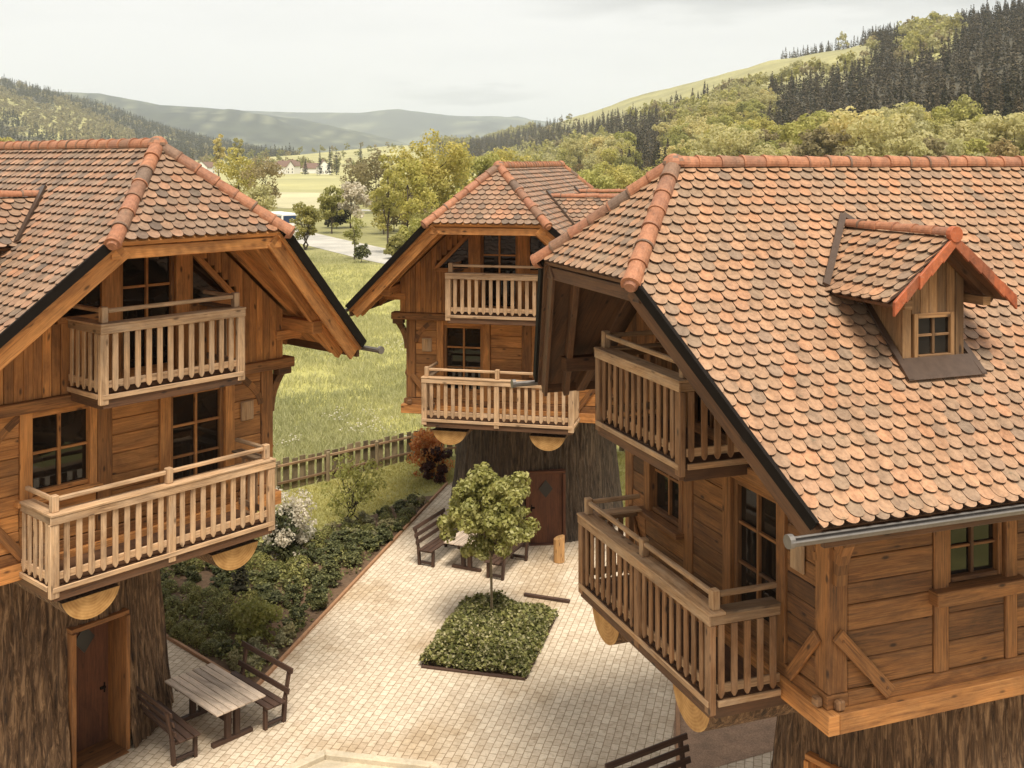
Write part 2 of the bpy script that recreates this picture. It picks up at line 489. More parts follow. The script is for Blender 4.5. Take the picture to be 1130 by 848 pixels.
def cap_run(mb, p0, p1, r=.115, step=.36, endcap=True):
    """overlapping half-round ridge tiles from p0 (high) to p1 (low)"""
    p0, p1 = Vector(p0), Vector(p1)
    L = (p1-p0).length; d = (p1-p0)/L
    k = max(1, round(L/step)); st = L/k
    for i in range(k):
        a = p0 + d*(i*st - .03); b = p0 + d*((i+1)*st + .03)
        jz = Vector((0, 0, rng.uniform(-.006, .006)))
        mb.tube(a+jz, b+jz+Vector((0, 0, .008)), r*.93, r*1.08, 12, caps=False, a0=-.35, a1=math.pi+.35)
        mb.tube(b+jz-d*.02+Vector((0, 0, .008)), b+jz+d*.008+Vector((0, 0, .008)), r*1.12, r*1.10, 12, caps=True, a0=-.35, a1=math.pi+.35)

def make_house(pos, yaw, m, ground_drop, mats, label, door_u, doorlabel=None, bark='bark', dormers=(-1.62, -6.4), seed=1, dside=(1,), door_h=2.1, yi=2.12, frame='amber'):
    rng.seed(seed)
    root = empty('timber_treehouse', pos, yaw, label, 'house')
    ZB = ground_drop                       # ridge height above the house's base
    A, B, P, D = M[mats['clad']], M[mats['log']], M[mats['rail']], M['dark']
    PO = M[mats['post']]
    def mb(): return MB(m, True)
    def part(b, name, mat, parent=None, bevel=.008, smooth=False, label=None):
        o = b.build(name, mat, parent or root, bevel, smooth)
        if parent is None: o.location.z = ZB
        if label: o['label'] = label
        return o

    # ---- trunk base with a door opening
    zt = -6.66; nseg, nrow = 560, 70
    hgt = zt + ZB
    du = math.asin(door_u / 2.45)
    half = .56 / 2.45
    a_lo, a_hi = du - half, du + half
    b = MB(m, True)
    nz = nrg.uniform(0, 6.28, (5, 60))
    def rad(a, h):
        f = h / hgt
        r = 2.33 + .30*(1-f)**2.2 + .05*math.sin(3*a+1) + .035*math.sin(7*a+2.)
        w = a + .012*math.sin(h*2.1 + 9*a)
        w += .006*math.sin(h*5.3 + 31*a)
        q = abs(math.sin(23*w + 1.1*math.sin(h*1.1 + 5*a)))**.5*.050 + abs(math.sin(41*w + 1.7*math.sin(h*1.7+a*3)))**.5*.036 + .014*math.sin(131*w + h*3)
        r += q - .05 + .02*math.sin(h*2.7 + 4*a)*math.sin(9*a)
        return r
    grid = {}
    for j in range(nrow+1):
        h = hgt*j/nrow
        for i in range(nseg):
            a = 2*math.pi*i/nseg
            r = rad(a, h)
            b.v.append((r*math.sin(a), -4 + r*math.cos(a), -ZB + h))
    dtop = door_h + .02
    for j in range(nrow):
        for i in range(nseg):
            a = 2*math.pi*(i+.5)/nseg
            aa = (a+math.pi) % (2*math.pi) - math.pi
            if a_lo < aa < a_hi and hgt*(j+.5)/nrow < dtop: continue
            k = (i+1) % nseg
            b.f.append([j*nseg+i, j*nseg+k, (j+1)*nseg+k, (j+1)*nseg+i]); b.uv.append([(0, 0)]*4)
    part(b, 'trunk_base', M[bark], smooth=True, bevel=0)
    # door set into the trunk
    ca, sa = math.cos(du), math.sin(du)
    def dp(x, y, z): return (x*ca + y*sa, -4 - x*sa + y*ca, -ZB + z)      # x across, y outward, z up
    def dbox(q, x0, x1, y0, y1, z0, z1, g=2):
        q.hexa([dp(x1 if i & 1 else x0, y1 if i & 2 else y0, z1 if i & 4 else z0) for i in range(8)], g)
    w = .53; yo = 2.56; dh = door_h
    b = mb(); dbox(b, -w+.05, w-.05, yi, yi+.05, .02, dh-.04)
    door = part(b, 'door', M['door'])
    b = mb()
    c, rr = dh-.46, .2
    pts = [dp(0, yi+.052, c-rr*1.25), dp(rr, yi+.052, c), dp(0, yi+.052, c+rr*1.25), dp(-rr, yi+.052, c)]
    b.prism(pts, Vector(dp(0, .02, 0)) - Vector(dp(0, 0, 0)))
    part(b, 'door_window', M['black'], door, 0)
    b = mb(); dbox(b, w-.22, w-.12, yi+.05, yi+.09, 1.0, 1.04, 0); dbox(b, w-.145, w-.12, yi+.05, yi+.065, .92, 1.1)
    part(b, 'door_handle', M['metal'], door, 0)
    b = mb()
    dbox(b, -w-.03, -w+.05, yi-.12, yo, 0, dh-.04); dbox(b, w-.05, w+.03, yi-.12, yo, 0, dh-.04)
    dbox(b, -w-.03, w+.03, yi-.12, yo-.03, dh-.038, dh+.04, 0); dbox(b, -w+.051, w-.051, yi-.12, yo+.1, -.02, .03, 0)
    part(b, 'door_frame', M[frame])

    # ---- platform and half-log consoles
    b = mb()
    b.box(-2.86, 2.86, -.06, .1, -6.68, -6.44); b.box(-2.86, 2.86, VB-.1, VB+.06, -6.68, -6.44)
    for s in (-1, 1):
        b.box(s*2.70, s*2.86, VB+.062, -.062, -6.68, -6.44)
    b.box(-2.69, 2.69, VB+.07, -.07, -6.66, -6.50)
    part(b, 'platform', M['amber'])
    for cu in (-1.37, 1.22):
        b = mb(); n = 14; r = .48; zc = -6.74; cut = -6.86
        a0 = math.asin((zc-cut)/r)
        pts = [(cu + r*math.cos(t), 1.0, zc - r*math.sin(t)) for t in [a0 + (math.pi-2*a0)*i/n for i in range(n+1)]]
        b.prism(pts, (0, -2.6, 0), (0, 1, 0))
        log = part(b, 'console_log', M['bark'], bevel=0)
        b = mb(); b.prism([(p[0]-cu, 0, p[2]-zc) for p in pts], (0, .012, 0), (1, 0, 0))
        le = part(b, 'log_end', M['logend'], log, 0); le.location = (m*cu, -1.0, zc)

    # ---- ground floor of the cabin: planked walls, posts, frames
    b = mb()
    def planks(u0, u1, z0, z1, v0=-.16, v1=0., side=None):
        z = z0; k = 0
        while z < z1 - .02:
            h = min(rng.choice((.26, .31, .35)), z1 - z)
            if z1 - z - h < .1: h = z1 - z
            o = rng.uniform(-.006, .006)
            if side is None: b.box(u0, u1, v0, v1 + o, z + .004, z + h - .004, 0)
            else: b.box(side*(2.56), side*(2.70 + o), u0, u1, z + .004, z + h - .004, 1)
            z += h
    ZL, ZH = -6.26, -4.13
    planks(-2.46, -2.02, ZL, ZH); planks(-2.01, -.76, ZL, -5.56); planks(-.49, .37, ZL, ZH); planks(1.88, 2.46, ZL, ZH)
    for s in (-1, 1):
        planks(-1.56, -.29, ZL, ZH, side=s); planks(-2.69, -1.8, ZL, -5.42, side=s); planks(-7.7, -2.9, ZL, ZH, side=s)
    z = ZL
    while z < ZH:
        b.box(-2.46, 2.46, VB, VB+.15, z+.004, min(z+.3, ZH)-.004, 0); z += .3
    part(b, 'plank_wall', B, bevel=.014)
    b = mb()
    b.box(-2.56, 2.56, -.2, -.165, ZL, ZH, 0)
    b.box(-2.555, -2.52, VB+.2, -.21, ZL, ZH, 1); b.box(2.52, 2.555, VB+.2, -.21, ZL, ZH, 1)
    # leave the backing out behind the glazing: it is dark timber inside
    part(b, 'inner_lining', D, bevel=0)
    b = mb()
    b.box(-2.74, 2.74, -.27, .03, -6.438, -6.27, 0)
    for s in (-1, 1): b.box(s*2.45, s*2.74, VB, -.272, -6.438, -6.27, 1)
    part(b, 'sill_beam', PO)
    for s in (-1, 1):
        for v0, v1 in ((-.27, .0), (VB, VB+.27)):
            b = mb(); b.box(s*2.47, s*2.735, v0, v1 + .012, -6.268, ZH, 2); part(b, 'corner_post', PO, bevel=.015)
        for v0, v1 in ((-1.79, -1.565), (-2.89, -2.70)):
            b = mb(); b.box(s*2.5, s*2.725, v0, v1, -6.268, ZH, 2); part(b, 'wall_post', PO, bevel=.012)
        # diagonal foot braces at the front corner, on both faces, with bolts
        b = mb()
        b.beam((s*2.765, -.10, -5.55), (s*2.765, -.86, -6.36), .17, .05, (1, 0, 0))
        b2 = mb(); b2.beam((s*2.56, .04, -5.62), (s*1.98, .04, -6.36), .15, .05, (0, 1, 0)); part(b2, 'foot_brace', M['brown'], bevel=.01)
        for y_, z_ in ((-.16, -5.63), (-.80, -6.28)): b.tube((s*2.788, y_, z_), (s*2.80, y_, z_), .022, .022, 8)
        part(b, 'foot_brace', M['brown'], bevel=.01); b = mb()
        b.box(s*2.742, s*2.83, -.17, -.05, -6.43, -6.31); part(b, 'tenon', M['brown_rail'], bevel=.02)
        b = mb(); b.box(s*2.55, s*2.67, .034, .13, -6.43, -6.31); part(b, 'tenon', M['brown_rail'], bevel=.02)
        # curved head brackets under the jetty
        b = mb()
        pts = []
        for t in range(7):
            q = t/6
            pts.append((s*(2.74 + .34*q**2.2), -.13, -4.95 + .80*q))
        for p, q in zip(pts, pts[1:]): b.beam(p, q, .14, .15, (0, 1, 0))
        part(b, 'head_bracket', PO, bevel=0); b = mb()
        pts = [(s*(2.46 - .5*(t/6)**1.8), -.05, -4.75 + .60*t/6) for t in range(7)]
        for p, q in zip(pts, pts[1:]): b.beam(p, q, .12, .13, (0, 1, 0))
        part(b, 'head_bracket', PO, bevel=0)
        # window on each long side
        b = mb(); b.box(s*2.50, s*2.66, -2.695, -1.795, -4.42, ZH+.0, 1); b.box(s*2.55, s*2.67, -2.69, -2.62, -5.2, -4.424, 2); b.box(s*2.55, s*2.67, -1.87, -1.80, -5.2, -4.424, 2); b.box(s*2.55, s*2.67, -2.616, -1.874, -5.2, -5.14, 1)
        b.box(s*2.57, s*2.63, -2.27, -2.22, -5.138, -4.424, 2); b.box(s*2.575, s*2.625, -2.616, -2.274, -4.80, -4.765, 1); b.box(s*2.575, s*2.625, -2.216, -1.874, -4.80, -4.765, 1)
        win = part(b, 'window', A)
        b = mb(); b.box(s*2.565, s*2.585, -2.616, -1.874, -5.14, -4.42); part(b, 'pane', M['glass'], win, 0)
        b = mb(); b.box(s*2.5, s*2.86, -2.95, -1.50, -5.40, -5.22, 1); part(b, 'window_sill', PO, win, .012)
    b = mb()
    b.box(-.755, -.495, -.2, .02, -6.268, ZH, 2)
    part(b, 'wall_post', PO, bevel=.012)
    b = mb(); b.box(2.0, 2.28, .004, .05, -5.0, -4.63, 2); part(b, 'wall_lamp', M['tan'], bevel=.02)
    # facade window
    b = mb()
    b.box(-2.015, -1.82, -.18, .035, -5.56, ZH, 2); b.box(-.88, -.76, -.18, .03, -5.56, ZH, 2)
    b.box(-1.818, -.882, -.18, .03, -4.24, ZH, 0); b.box(-1.818, -.882, -.17, -.02, -5.47, -5.40, 0)
    win = part(b, 'window', A)
    b = mb(); b.box(-1.37, -1.325, -.12, -.06, -5.398, -4.242, 2)
    for u0, u1 in ((-1.818, -1.372), (-1.323, -.882)): b.box(u0, u1, -.115, -.065, -4.84, -4.80, 0)
    part(b, 'window_bar', A, win, .004)
    b = mb(); b.box(-1.818, -.882, -.13, -.11, -5.40, -4.24); part(b, 'pane', M['glass'], win, 0)
    b = mb(); b.box(-2.1, -.72, -.02, .16, -5.555, -5.475, 0); part(b, 'window_sill', B, win)
    # balcony door of the ground floor
    b = mb()
    b.box(.38, .58, -.18, .035, -6.268, ZH, 2); b.box(1.68, 1.87, -.18, .035, -6.268, ZH, 2); b.box(.582, 1.678, -.18, .03, -4.26, ZH, 0)
    b.box(.582, .66, -.14, -.03, -6.26, -4.262, 2); b.box(1.60, 1.678, -.14, -.03, -6.26, -4.262, 2); b.box(.662, 1.598, -.14, -.03, -6.26, -5.98, 0); b.box(.662, 1.598, -.14, -.03, -4.34, -4.262, 0)
    gd = part(b, 'balcony_door', A)
    b = mb(); b.box(1.105, 1.15, -.11, -.05, -5.978, -4.342, 2)
    for zz in (-4.88, -5.42):
        for u0, u1 in ((.662, 1.103), (1.152, 1.598)): b.box(u0, u1, -.105, -.055, zz, zz+.04, 0)
    part(b, 'window_bar', A, gd, .004)
    b = mb(); b.box(.662, 1.598, -.12, -.10, -5.98, -4.34); part(b, 'pane', M['glass'], gd, 0)

    # ---- upper floor: jetty beam, boarded gable
    b = mb()
    b.box(-3.12, 3.12, -.15, .17, -4.125, -3.94, 0)
    for s in (-1, 1):
        b.box(s*2.75, s*2.95, VB, -.152, -4.125, -3.94, 1)
        b.box(s*2.80, s*3.10, -.10, .10, -4.26, -4.128, 0)
    b.box(-2.95, 2.95, VB-.15, VB-.002, -4.125, -3.94, 0)
    part(b, 'jetty_beam', PO, bevel=.015)
    b = mb()
    bw = .148
    k0 = int(2.9/bw)
    for k in range(-k0, k0+1):
        u = k*bw; u0, u1 = u - bw/2 + .003, u + bw/2 - .003
        def top(x): return roof_z(x) - .36
        def board(z0, za, zb, v=.10):
            o = rng.uniform(-.008, .008)
            if min(za, zb) <= z0 + .03: return
            b.hexa([(u0, .04, z0), (u1, .04, z0), (u0, v+o, z0), (u1, v+o, z0), (u0, .04, za), (u1, .04, zb), (u0, v+o, za), (u1, v+o, zb)], 2)
        def sw(x): return roof_z(x) - .92           # head of the slanted lights
        if -.66 < u < .86: continue
        if -1.50 < u <= -.66 or .86 <= u < 1.86:
            board(-3.935, -2.80, -2.80)
            board(max(sw(u0), sw(u1)), top(u0), top(u1))
        else: board(-3.935, top(u0), top(u1))
    for s in (-1, 1):
        v = -.05
        while v > VB:
            b.box(s*2.80, s*2.88, v-.145, v-.003, -3.935, -3.06, 2); v -= .148
    u = -2.9
    while u < 2.9:
        z = roof_z(max(abs(u), abs(u+.145))) - .36
        b.box(u, u+.145, VB-.1, VB-.04, -3.935, z, 2); u += .148
    part(b, 'gable_boarding', A, bevel=.006)
    # central glazing of the gable
    b = mb()
    b.box(-.68, -.40, -.05, .13, -3.935, -1.60, 2); b.box(.62, .90, -.05, .13, -3.935, -1.60, 2); b.box(-.398, .618, -.05, .125, -1.80, -1.60, 0)
    b.box(-.398, -.33, -.02, .07, -3.93, -1.802, 2); b.box(.55, .618, -.02, .07, -3.93, -1.802, 2); b.box(-.328, .548, -.02, .07, -3.93, -3.70, 0)
    gd = part(b, 'balcony_door', A)
    b = mb(); b.box(.09, .135, .0, .06, -3.698, -1.802, 2)
    for zz in (-2.36, -3.0):
        for u0, u1 in ((-.328, .088), (.137, .548)): b.box(u0, u1, .005, .055, zz, zz+.04, 0)
    part(b, 'window_bar', A, gd, .004)
    b = mb(); b.box(-.33, .55, -.005, .012, -3.70, -1.80); part(b, 'pane', M['glass'], gd, 0)
    for pts in ([(.90, -2.76), (1.90, -2.76), (.90, sw(.90)+.0)], [(-.68, -2.76), (-.68, sw(.68)), (-1.46, sw(1.46)), (-1.46, -2.76)]):
        b = mb(); c = Vector((sum(p[0] for p in pts)/len(pts), sum(p[1] for p in pts)/len(pts)))
        for i in range(len(pts)):
            p, q = pts[i-1], pts[i]
            b.beam((p[0], .085, p[1]), (q[0], .085, q[1]), .10, .075, (0, 1, 0))
        win = part(b, 'gable_window', A, bevel=0)
        b = mb(); b.prism([(p[0], .04, p[1]) for p in pts], (0, .015, 0)); part(b, 'pane', M['glass'], win, 0)
    # dark room behind the gable glazing
    # ---- roof carpentry
    sp = [(0, .58), (1.51, 1.97), (4.018, 1.09), (4.018, VB-1.09), (1.51, VB-1.97), (0, VR)]
    b = mb()
    nrm = lambda s: Vector((s*math.sin(TH), 0, math.cos(TH)))
    for s in (-1, 1):
        pts = [Vector((s*u, v, roof_z(u))) - nrm(s)*.03 for u, v in sp]
        b.prism(pts, -nrm(s)*.09, (math.cos(TH), 0, -s*math.sin(TH)))
    for vv, w, hip in ((.58, 1.97, 1), (VR, VB-1.97, -1)):
        pts = [Vector((0, vv, -.02)), Vector((1.50, w, -1.42)), Vector((-1.50, w, -1.42))]
        b.prism(pts, Vector((0, -hip*.7, -.7)).normalized()*.08, (1, 0, 0))
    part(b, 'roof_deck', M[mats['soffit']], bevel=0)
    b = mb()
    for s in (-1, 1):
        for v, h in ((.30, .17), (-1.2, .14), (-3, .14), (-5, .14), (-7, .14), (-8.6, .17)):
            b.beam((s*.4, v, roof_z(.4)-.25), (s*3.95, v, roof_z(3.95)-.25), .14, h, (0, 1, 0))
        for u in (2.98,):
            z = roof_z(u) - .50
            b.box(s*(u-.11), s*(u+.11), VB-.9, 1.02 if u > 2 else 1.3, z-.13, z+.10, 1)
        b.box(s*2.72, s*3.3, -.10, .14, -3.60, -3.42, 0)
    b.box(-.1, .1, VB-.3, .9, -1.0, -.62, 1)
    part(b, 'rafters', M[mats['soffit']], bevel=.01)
    for s in (-1, 1):
        for f, v0, v1 in ((1, 1.93, 1.05), (-1, VB-1.93, VB-1.05)):
            b = mb()
            n = nrm(s)
            p, q = Vector((s*1.47, v0-.03*f, roof_z(1.47)))-n*.235, Vector((s*4.0, v1-.03*f, roof_z(4.0)))-n*.235
            b.beam(p, q, .055, .25, n)
            p2, q2 = p - Vector((0, f*.38, 0)) - n*.06, q - Vector((0, f*.38, 0)) - n*.06
            b.beam(p2, q2, .10, .16, n)
            vb = part(b, 'barge_board', M[mats['verge']], bevel=.008)
            b = mb(); b.beam(p + n*.245 + Vector((0, f*.10, 0)), q + n*.245 + Vector((0, f*.10, 0)), .045, .15, n)
            part(b, 'verge_strip', M['metal'], vb, 0)
    b = mb(); b.box(-1.4, 1.4, VB-1.9, VB-1.78, -1.68, -1.50, 0); part(b, 'hip_beam', M[mats['verge']], bevel=.01)
    b = mb(); b.box(-1.52, 1.52, 1.78, 1.90, -1.68, -1.50, 0)
    part(b, 'hip_beam', M[mats['verge']], bevel=.01)
    # ---- roof covering
    b = mb()
    for s in (-1, 1):
        poly = [(v, u/math.cos(TH)) for u, v in sp]
        ea, ed = (0, 1, 0), (s*math.cos(TH), 0, -math.sin(TH))
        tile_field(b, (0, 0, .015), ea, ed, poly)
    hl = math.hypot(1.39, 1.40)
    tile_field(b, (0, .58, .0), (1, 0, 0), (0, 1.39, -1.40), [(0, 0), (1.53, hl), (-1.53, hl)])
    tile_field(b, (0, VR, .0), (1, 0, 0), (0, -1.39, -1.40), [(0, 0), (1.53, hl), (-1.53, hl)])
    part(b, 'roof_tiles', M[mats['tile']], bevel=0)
    b = mb()
    cap_run(b, (0, VR, .03), (0, .56, .03))
    for s in (-1, 1):
        for vv, w in ((.58, 2.03), (VR, VB-2.03)):
            p0, p1 = Vector((0, vv, .03)), Vector((s*1.57, w, -1.43))
            cap_run(b, p0, p1)
            d = (p1-p0).normalized()
            b.tube(p1-d*.02, p1 + d*.07, .128, .07, 12)
    for vv in (.58, VR):
        n = 10
        for i in range(5):
            t0, t1 = i*math.pi/10, (i+1)*math.pi/10
            r = .165
            for k in range(n):
                a0, a1 = 2*math.pi*k/n, 2*math.pi*(k+1)/n
                f = lambda t, a: (r*math.cos(t)*math.cos(a), vv + r*math.cos(t)*math.sin(a), .03 + r*.95*math.sin(t))
                b.face([f(t0, a0), f(t0, a1), f(t1, a1), f(t1, a0)] if i < 4 else [f(t0, a0), f(t0, a1), f(t1, a0)])
    part(b, 'ridge_caps', M['cap'], bevel=0)
    for s in (-1, 1):
        b = mb()
        u, z = 4.10, roof_z(4.018) - .06
        b.tube((s*u, VB-1.5, z), (s*u, 1.50, z), .062, .062, 10, True, math.pi, 2*math.pi)
        b.tube((s*u, 1.46, z), (s*u, 1.52, z), .074, .074, 12)
        b.tube((s*(u-.045), VB-1.5, z+.012), (s*(u-.045), 1.5, z+.012), .014, .014, 6); b.tube((s*(u+.062), VB-1.5, z+.005), (s*(u+.062), 1.5, z+.005), .014, .014, 6)
        part(b, 'gutter', M['zinc'], bevel=0)
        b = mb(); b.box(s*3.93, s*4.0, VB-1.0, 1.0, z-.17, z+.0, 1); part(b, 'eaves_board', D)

    # ---- dormers
    for s in dside:
        for vd in dormers:
            b = mb()
            zr, ze, uf = -.86, -1.62, 2.98
            hw = .92
            sl = (zr-ze)/hw
            # cheeks and front boards
            for q in (-1, 1):
                vv = vd + q*.475
                b.prism([(s*2.60, vv, roof_z(2.60)-.05), (s*2.60, vv, -1.60), (s*1.70, vv, -1.60)], (0, -q*.05, 0), (0, 0, 1))
            x = vd - .475
            for w in (.12, .115):
                pass
            nb = 7
            for k in range(nb):
                va, vb_ = vd - .475 + .95*k/nb + .003, vd - .475 + .95*(k+1)/nb - .003
                vm = (va+vb_)/2
                za, zb_ = zr - .12 - sl*abs(va-vd), zr - .12 - sl*abs(vb_-vd)
                o = rng.uniform(-.006, .006)
                def fb(z0, zA, zB): b.hexa([(s*2.60, va, z0), (s*(2.645+o), va, z0), (s*2.60, vb_, z0), (s*(2.645+o), vb_, z0), (s*2.60, va, zA), (s*(2.645+o), va, zA), (s*2.60, vb_, zB), (s*(2.645+o), vb_, zB)], 2)
                if abs(vm-vd) < .30: fb(-1.82, za, zb_); fb(-2.47, -2.37, -2.37)
                else: fb(-2.47, za, zb_)
            b.beam((s*2.2, vd-.60, -1.66), (s*2.90, vd-.60, -1.66), .12, .11); b.beam((s*2.2, vd+.60, -1.66), (s*2.90, vd+.60, -1.66), .12, .11)
            dm = part(b, 'dormer', M[mats['dormer']], bevel=.006)
            b = mb()
            y0, y1, z0, z1 = vd-.31, vd+.31, -2.38, -1.81
            b.box(s*2.58, s*2.665, y0, y0+.06, z0, z1, 2); b.box(s*2.58, s*2.665, y1-.06, y1, z0, z1, 2); b.box(s*2.58, s*2.665, y0+.062, y1-.062, z1-.06, z1, 1); b.box(s*2.58, s*2.68, y0+.062, y1-.062, z0, z0+.055, 1)
            b.box(s*2.60, s*2.645, vd-.018, vd+.018, z0+.057, z1-.062, 2); b.box(s*2.603, s*2.642, y0+.062, vd-.02, -2.10, -2.07, 1); b.box(s*2.603, s*2.642, vd+.02, y1-.062, -2.10, -2.07, 1)
            part(b, 'dormer_window', M[mats['dormer']], dm, .004)
            b = mb(); b.box(s*2.605, s*2.615, y0+.06, y1-.06, z0+.05, z1-.06); part(b, 'pane', M['glass'], dm, 0)
            b = mb(); t = b
            for q in (-1, 1):
                nn = Vector((0, q*sl, 1)).normalized()
                pts = [Vector((s*(abs(zr)/SL+.02), vd, zr)), Vector((s*(uf-.03), vd, zr)), Vector((s*(uf-.03), vd+q*hw, ze)), Vector((s*(abs(ze)/SL+.02), vd+q*hw, ze))]
                b.prism([p - nn*.01 for p in pts], -nn*.05, (0, q, -sl))
            b.beam((s*2.72, vd-.02, zr-.12), (s*2.72, vd-hw+.1, ze-.05), .08, .1, (1, 0, 0)); b.beam((s*2.72, vd+.02, zr-.12), (s*2.72, vd+hw-.1, ze-.05), .08, .1, (1, 0, 0))
            part(b, 'dormer_deck', D, dm, 0)
            b = mb()
            for q in (-1, 1):
                ln = math.hypot(hw, zr-ze)
                poly = [(abs(zr)/SL, 0), (uf, 0), (uf, ln), (abs(ze)/SL, ln)]
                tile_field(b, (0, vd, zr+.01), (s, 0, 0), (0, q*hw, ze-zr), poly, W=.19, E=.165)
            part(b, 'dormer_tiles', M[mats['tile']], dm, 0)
            b = mb(); cap_run(b, (s*.88, vd, zr+.05), (s*3.0, vd, zr+.05), .075, .36)
            part(b, 'ridge_caps', M['cap'], dm, 0)
            b = mb()
            for q in (-1, 1):
                for k in range(5):
                    f0, f1 = k/5 - .02, (k+1)/5 + .01
                    VT = lambda f, dz: Vector((s*(uf+.012+.012*k % .03), vd + q*hw*f, zr - (zr-ze)*f + dz))
                    b.hexa([VT(f0, -.125+.02), VT(f0, -.125+.02)+Vector((s*.03, 0, 0)), VT(f1, -.135), VT(f1, -.135)+Vector((s*.045, 0, 0)), VT(f0, .045), VT(f0, .045)+Vector((s*.03, 0, 0)), VT(f1, .035), VT(f1, .035)+Vector((s*.045, 0, 0))], 1)
            b.tube((s*(uf-.02), vd, zr+.05), (s*(uf+.06), vd, zr+.05), .10, .10, 12)
            part(b, 'verge_tiles', M['verge_tile'], dm, .004)
            b = mb()
            for q in (-1, 1):
                p0 = Vector((s*.86, vd, roof_z(.86)+.125)); p1 = Vector((s*1.76, vd+q*(hw+.03), roof_z(1.76)+.115))
                b.beam(p0, p1, .09, .05, nrm(s))
            part(b, 'valley_flashing', M['flash'], dm, 0)
            b = mb()
            n = nrm(s)
            pts = [Vector((s*2.61, vd-.50, roof_z(2.61))) + n*.105, Vector((s*2.61, vd+.50, roof_z(2.61)))+n*.105, Vector((s*2.84, vd+.60, roof_z(2.84)))+n*.095, Vector((s*2.84, vd-.60, roof_z(2.84)))+n*.095]
            b.prism(pts, n*.012)
            for q in (-1, 1):
                b.beam(Vector((s*1.75, vd+q*.50, roof_z(1.75)))+n*.095, Vector((s*2.83, vd+q*.56, roof_z(2.83)))+n*.10, .08, .03, n)
            part(b, 'sill_flashing', M['flash'], dm, 0)

    # ---- balconies
    def balcony(uL, uR, vF, zT, nmid, drop, depth0):
        b = mb()
        zf = zT - 1.10
        b.box(uL+.05, uR-.05, depth0, vF-.11, zf-.04, zf, 0)
        b.box(uL+.04, uR-.04, vF-.108, vF-.03, zf-.20, zf-.02, 0)
        for uu in (uL+.1, uR-.1): b.box(uu-.06, uu+.06, depth0-.05, vF-.112, zf-.22, zf-.042, 1)
        k = uL + .3
        while k < uR - .3:
            b.box(k-.05, k+.05, depth0, vF-.112, zf-.16, zf-.045, 1); k += .55
        bal = part(b, 'balcony', D if drop > 1.2 else M['brown'], bevel=.006)
        def sub(q, name, mat, bev=.006): return part(q, name, mat, bal, bev)
        # capping shelf with its fascia, front and both sides
        q = mb()
        q.box(uL-.02, uR+.02, vF-.24, vF+.012, zT-.035, zT, 0)
        q.box(uL-.015, uR+.015, vF-.03, vF, zT-.155, zT-.037, 0)
        for e, sg in ((uL, 1), (uR, -1)):
            q.box(e-.02*sg, e+.20*sg, .13, vF-.242, zT-.035, zT, 1)
            q.box(e-.0*sg, e+.035*sg, .13, vF-.032, zT-.155, zT-.037, 1)
        sub(q, 'rail_cap', P)
        # thin upper handrail on stubs
        mids = [uL + (uR-uL)*(i+1)/(nmid+1) for i in range(nmid)]
        stubs = [uL+.10] + mids + [uR-.10]
        q = mb()
        for a_, c_ in zip(stubs, stubs[1:]): q.box(a_+.058, c_-.058, vF-.17, vF-.105, zT+.15, zT+.215, 0)
        for e in (uL+.10, uR-.10): q.box(e-.032, e+.032, .13, vF-.205, zT+.15, zT+.215, 1)
        sub(q, 'handrail', P, .012)
        for e in stubs:
            q = mb(); q.box(e-.055, e+.055, vF-.195, vF-.085, zT+.002, zT+.25, 2); sub(q, 'rail_stub', P, .01)
        # posts of the front
        ends = [uL+.055] + mids + [uR-.055]
        for e in ends:
            wd = .07 if e in (ends[0], ends[-1]) else .065
            q = mb(); q.box(e-wd, e+wd, vF-.10, vF-.012, zT-drop, zT-.158, 2)
            sub(q, 'balcony_post', M[mats['slat']], .01)
        # lower rail and floor edge
        q = mb()
        for a_, c_ in zip(ends, ends[1:]): q.box(a_+.072, c_-.072, vF-.105, vF-.066, zT-1.0, zT-.89, 0)
        for e, sg in ((uL+.03, 1), (uR-.03, -1)): q.box(e-.02, e+.02, .13, vF-.12, zT-1.0, zT-.89, 1)
        sub(q, 'lower_rail', P)
        q = mb(); q.box(uL+.02, uR-.02, vF-.028, vF+.0, zT-1.16, zT-1.085, 0)
        for e in (uL+.002, uR-.002): q.box(e-.02, e+.02, .13, vF-.13, zT-1.16, zT-1.085, 1)
        sub(q, 'floor_edge', P)
        # balusters, each with a pointed foot
        def baluster(cu, cv, along):
            q = mb(); h = rng.uniform(.042, .047); t = .015; z1 = zT-.158; z0 = zT-1.06 + rng.uniform(-.006, .006)
            pr = [(-h, z0+.05), (-h*.3, z0), (h*.3, z0), (h, z0+.05), (h, z1), (-h, z1)]
            if along == 0: q.prism([(cu+x, cv-t, z) for x, z in pr], (0, 2*t, 0), (0, 0, 1))
            else: q.prism([(cu-t, cv+x, z) for x, z in pr], (2*t, 0, 0), (0, 0, 1))
            sub(q, 'baluster', M[mats['slat']], .004)
        for a_, c_ in zip(ends, ends[1:]):
            n = max(2, round((c_-a_)/.195)) 
            for i in range(1, n): baluster(a_ + (c_-a_)*i/n, vF-.048, 0)
        for e in (uL+.012, uR-.012):
            n = 5
            for i in range(1, n+1): baluster(e, .05 + (vF-.12)*i/(n+.6), 1)
        return bal
    balcony(-1.31, 1.27, 1.21, -2.72, 0, 1.24, .13)
    balcony(-2.06, 1.93, 1.16, -5.45, 1, 1.25, .05)
    return root

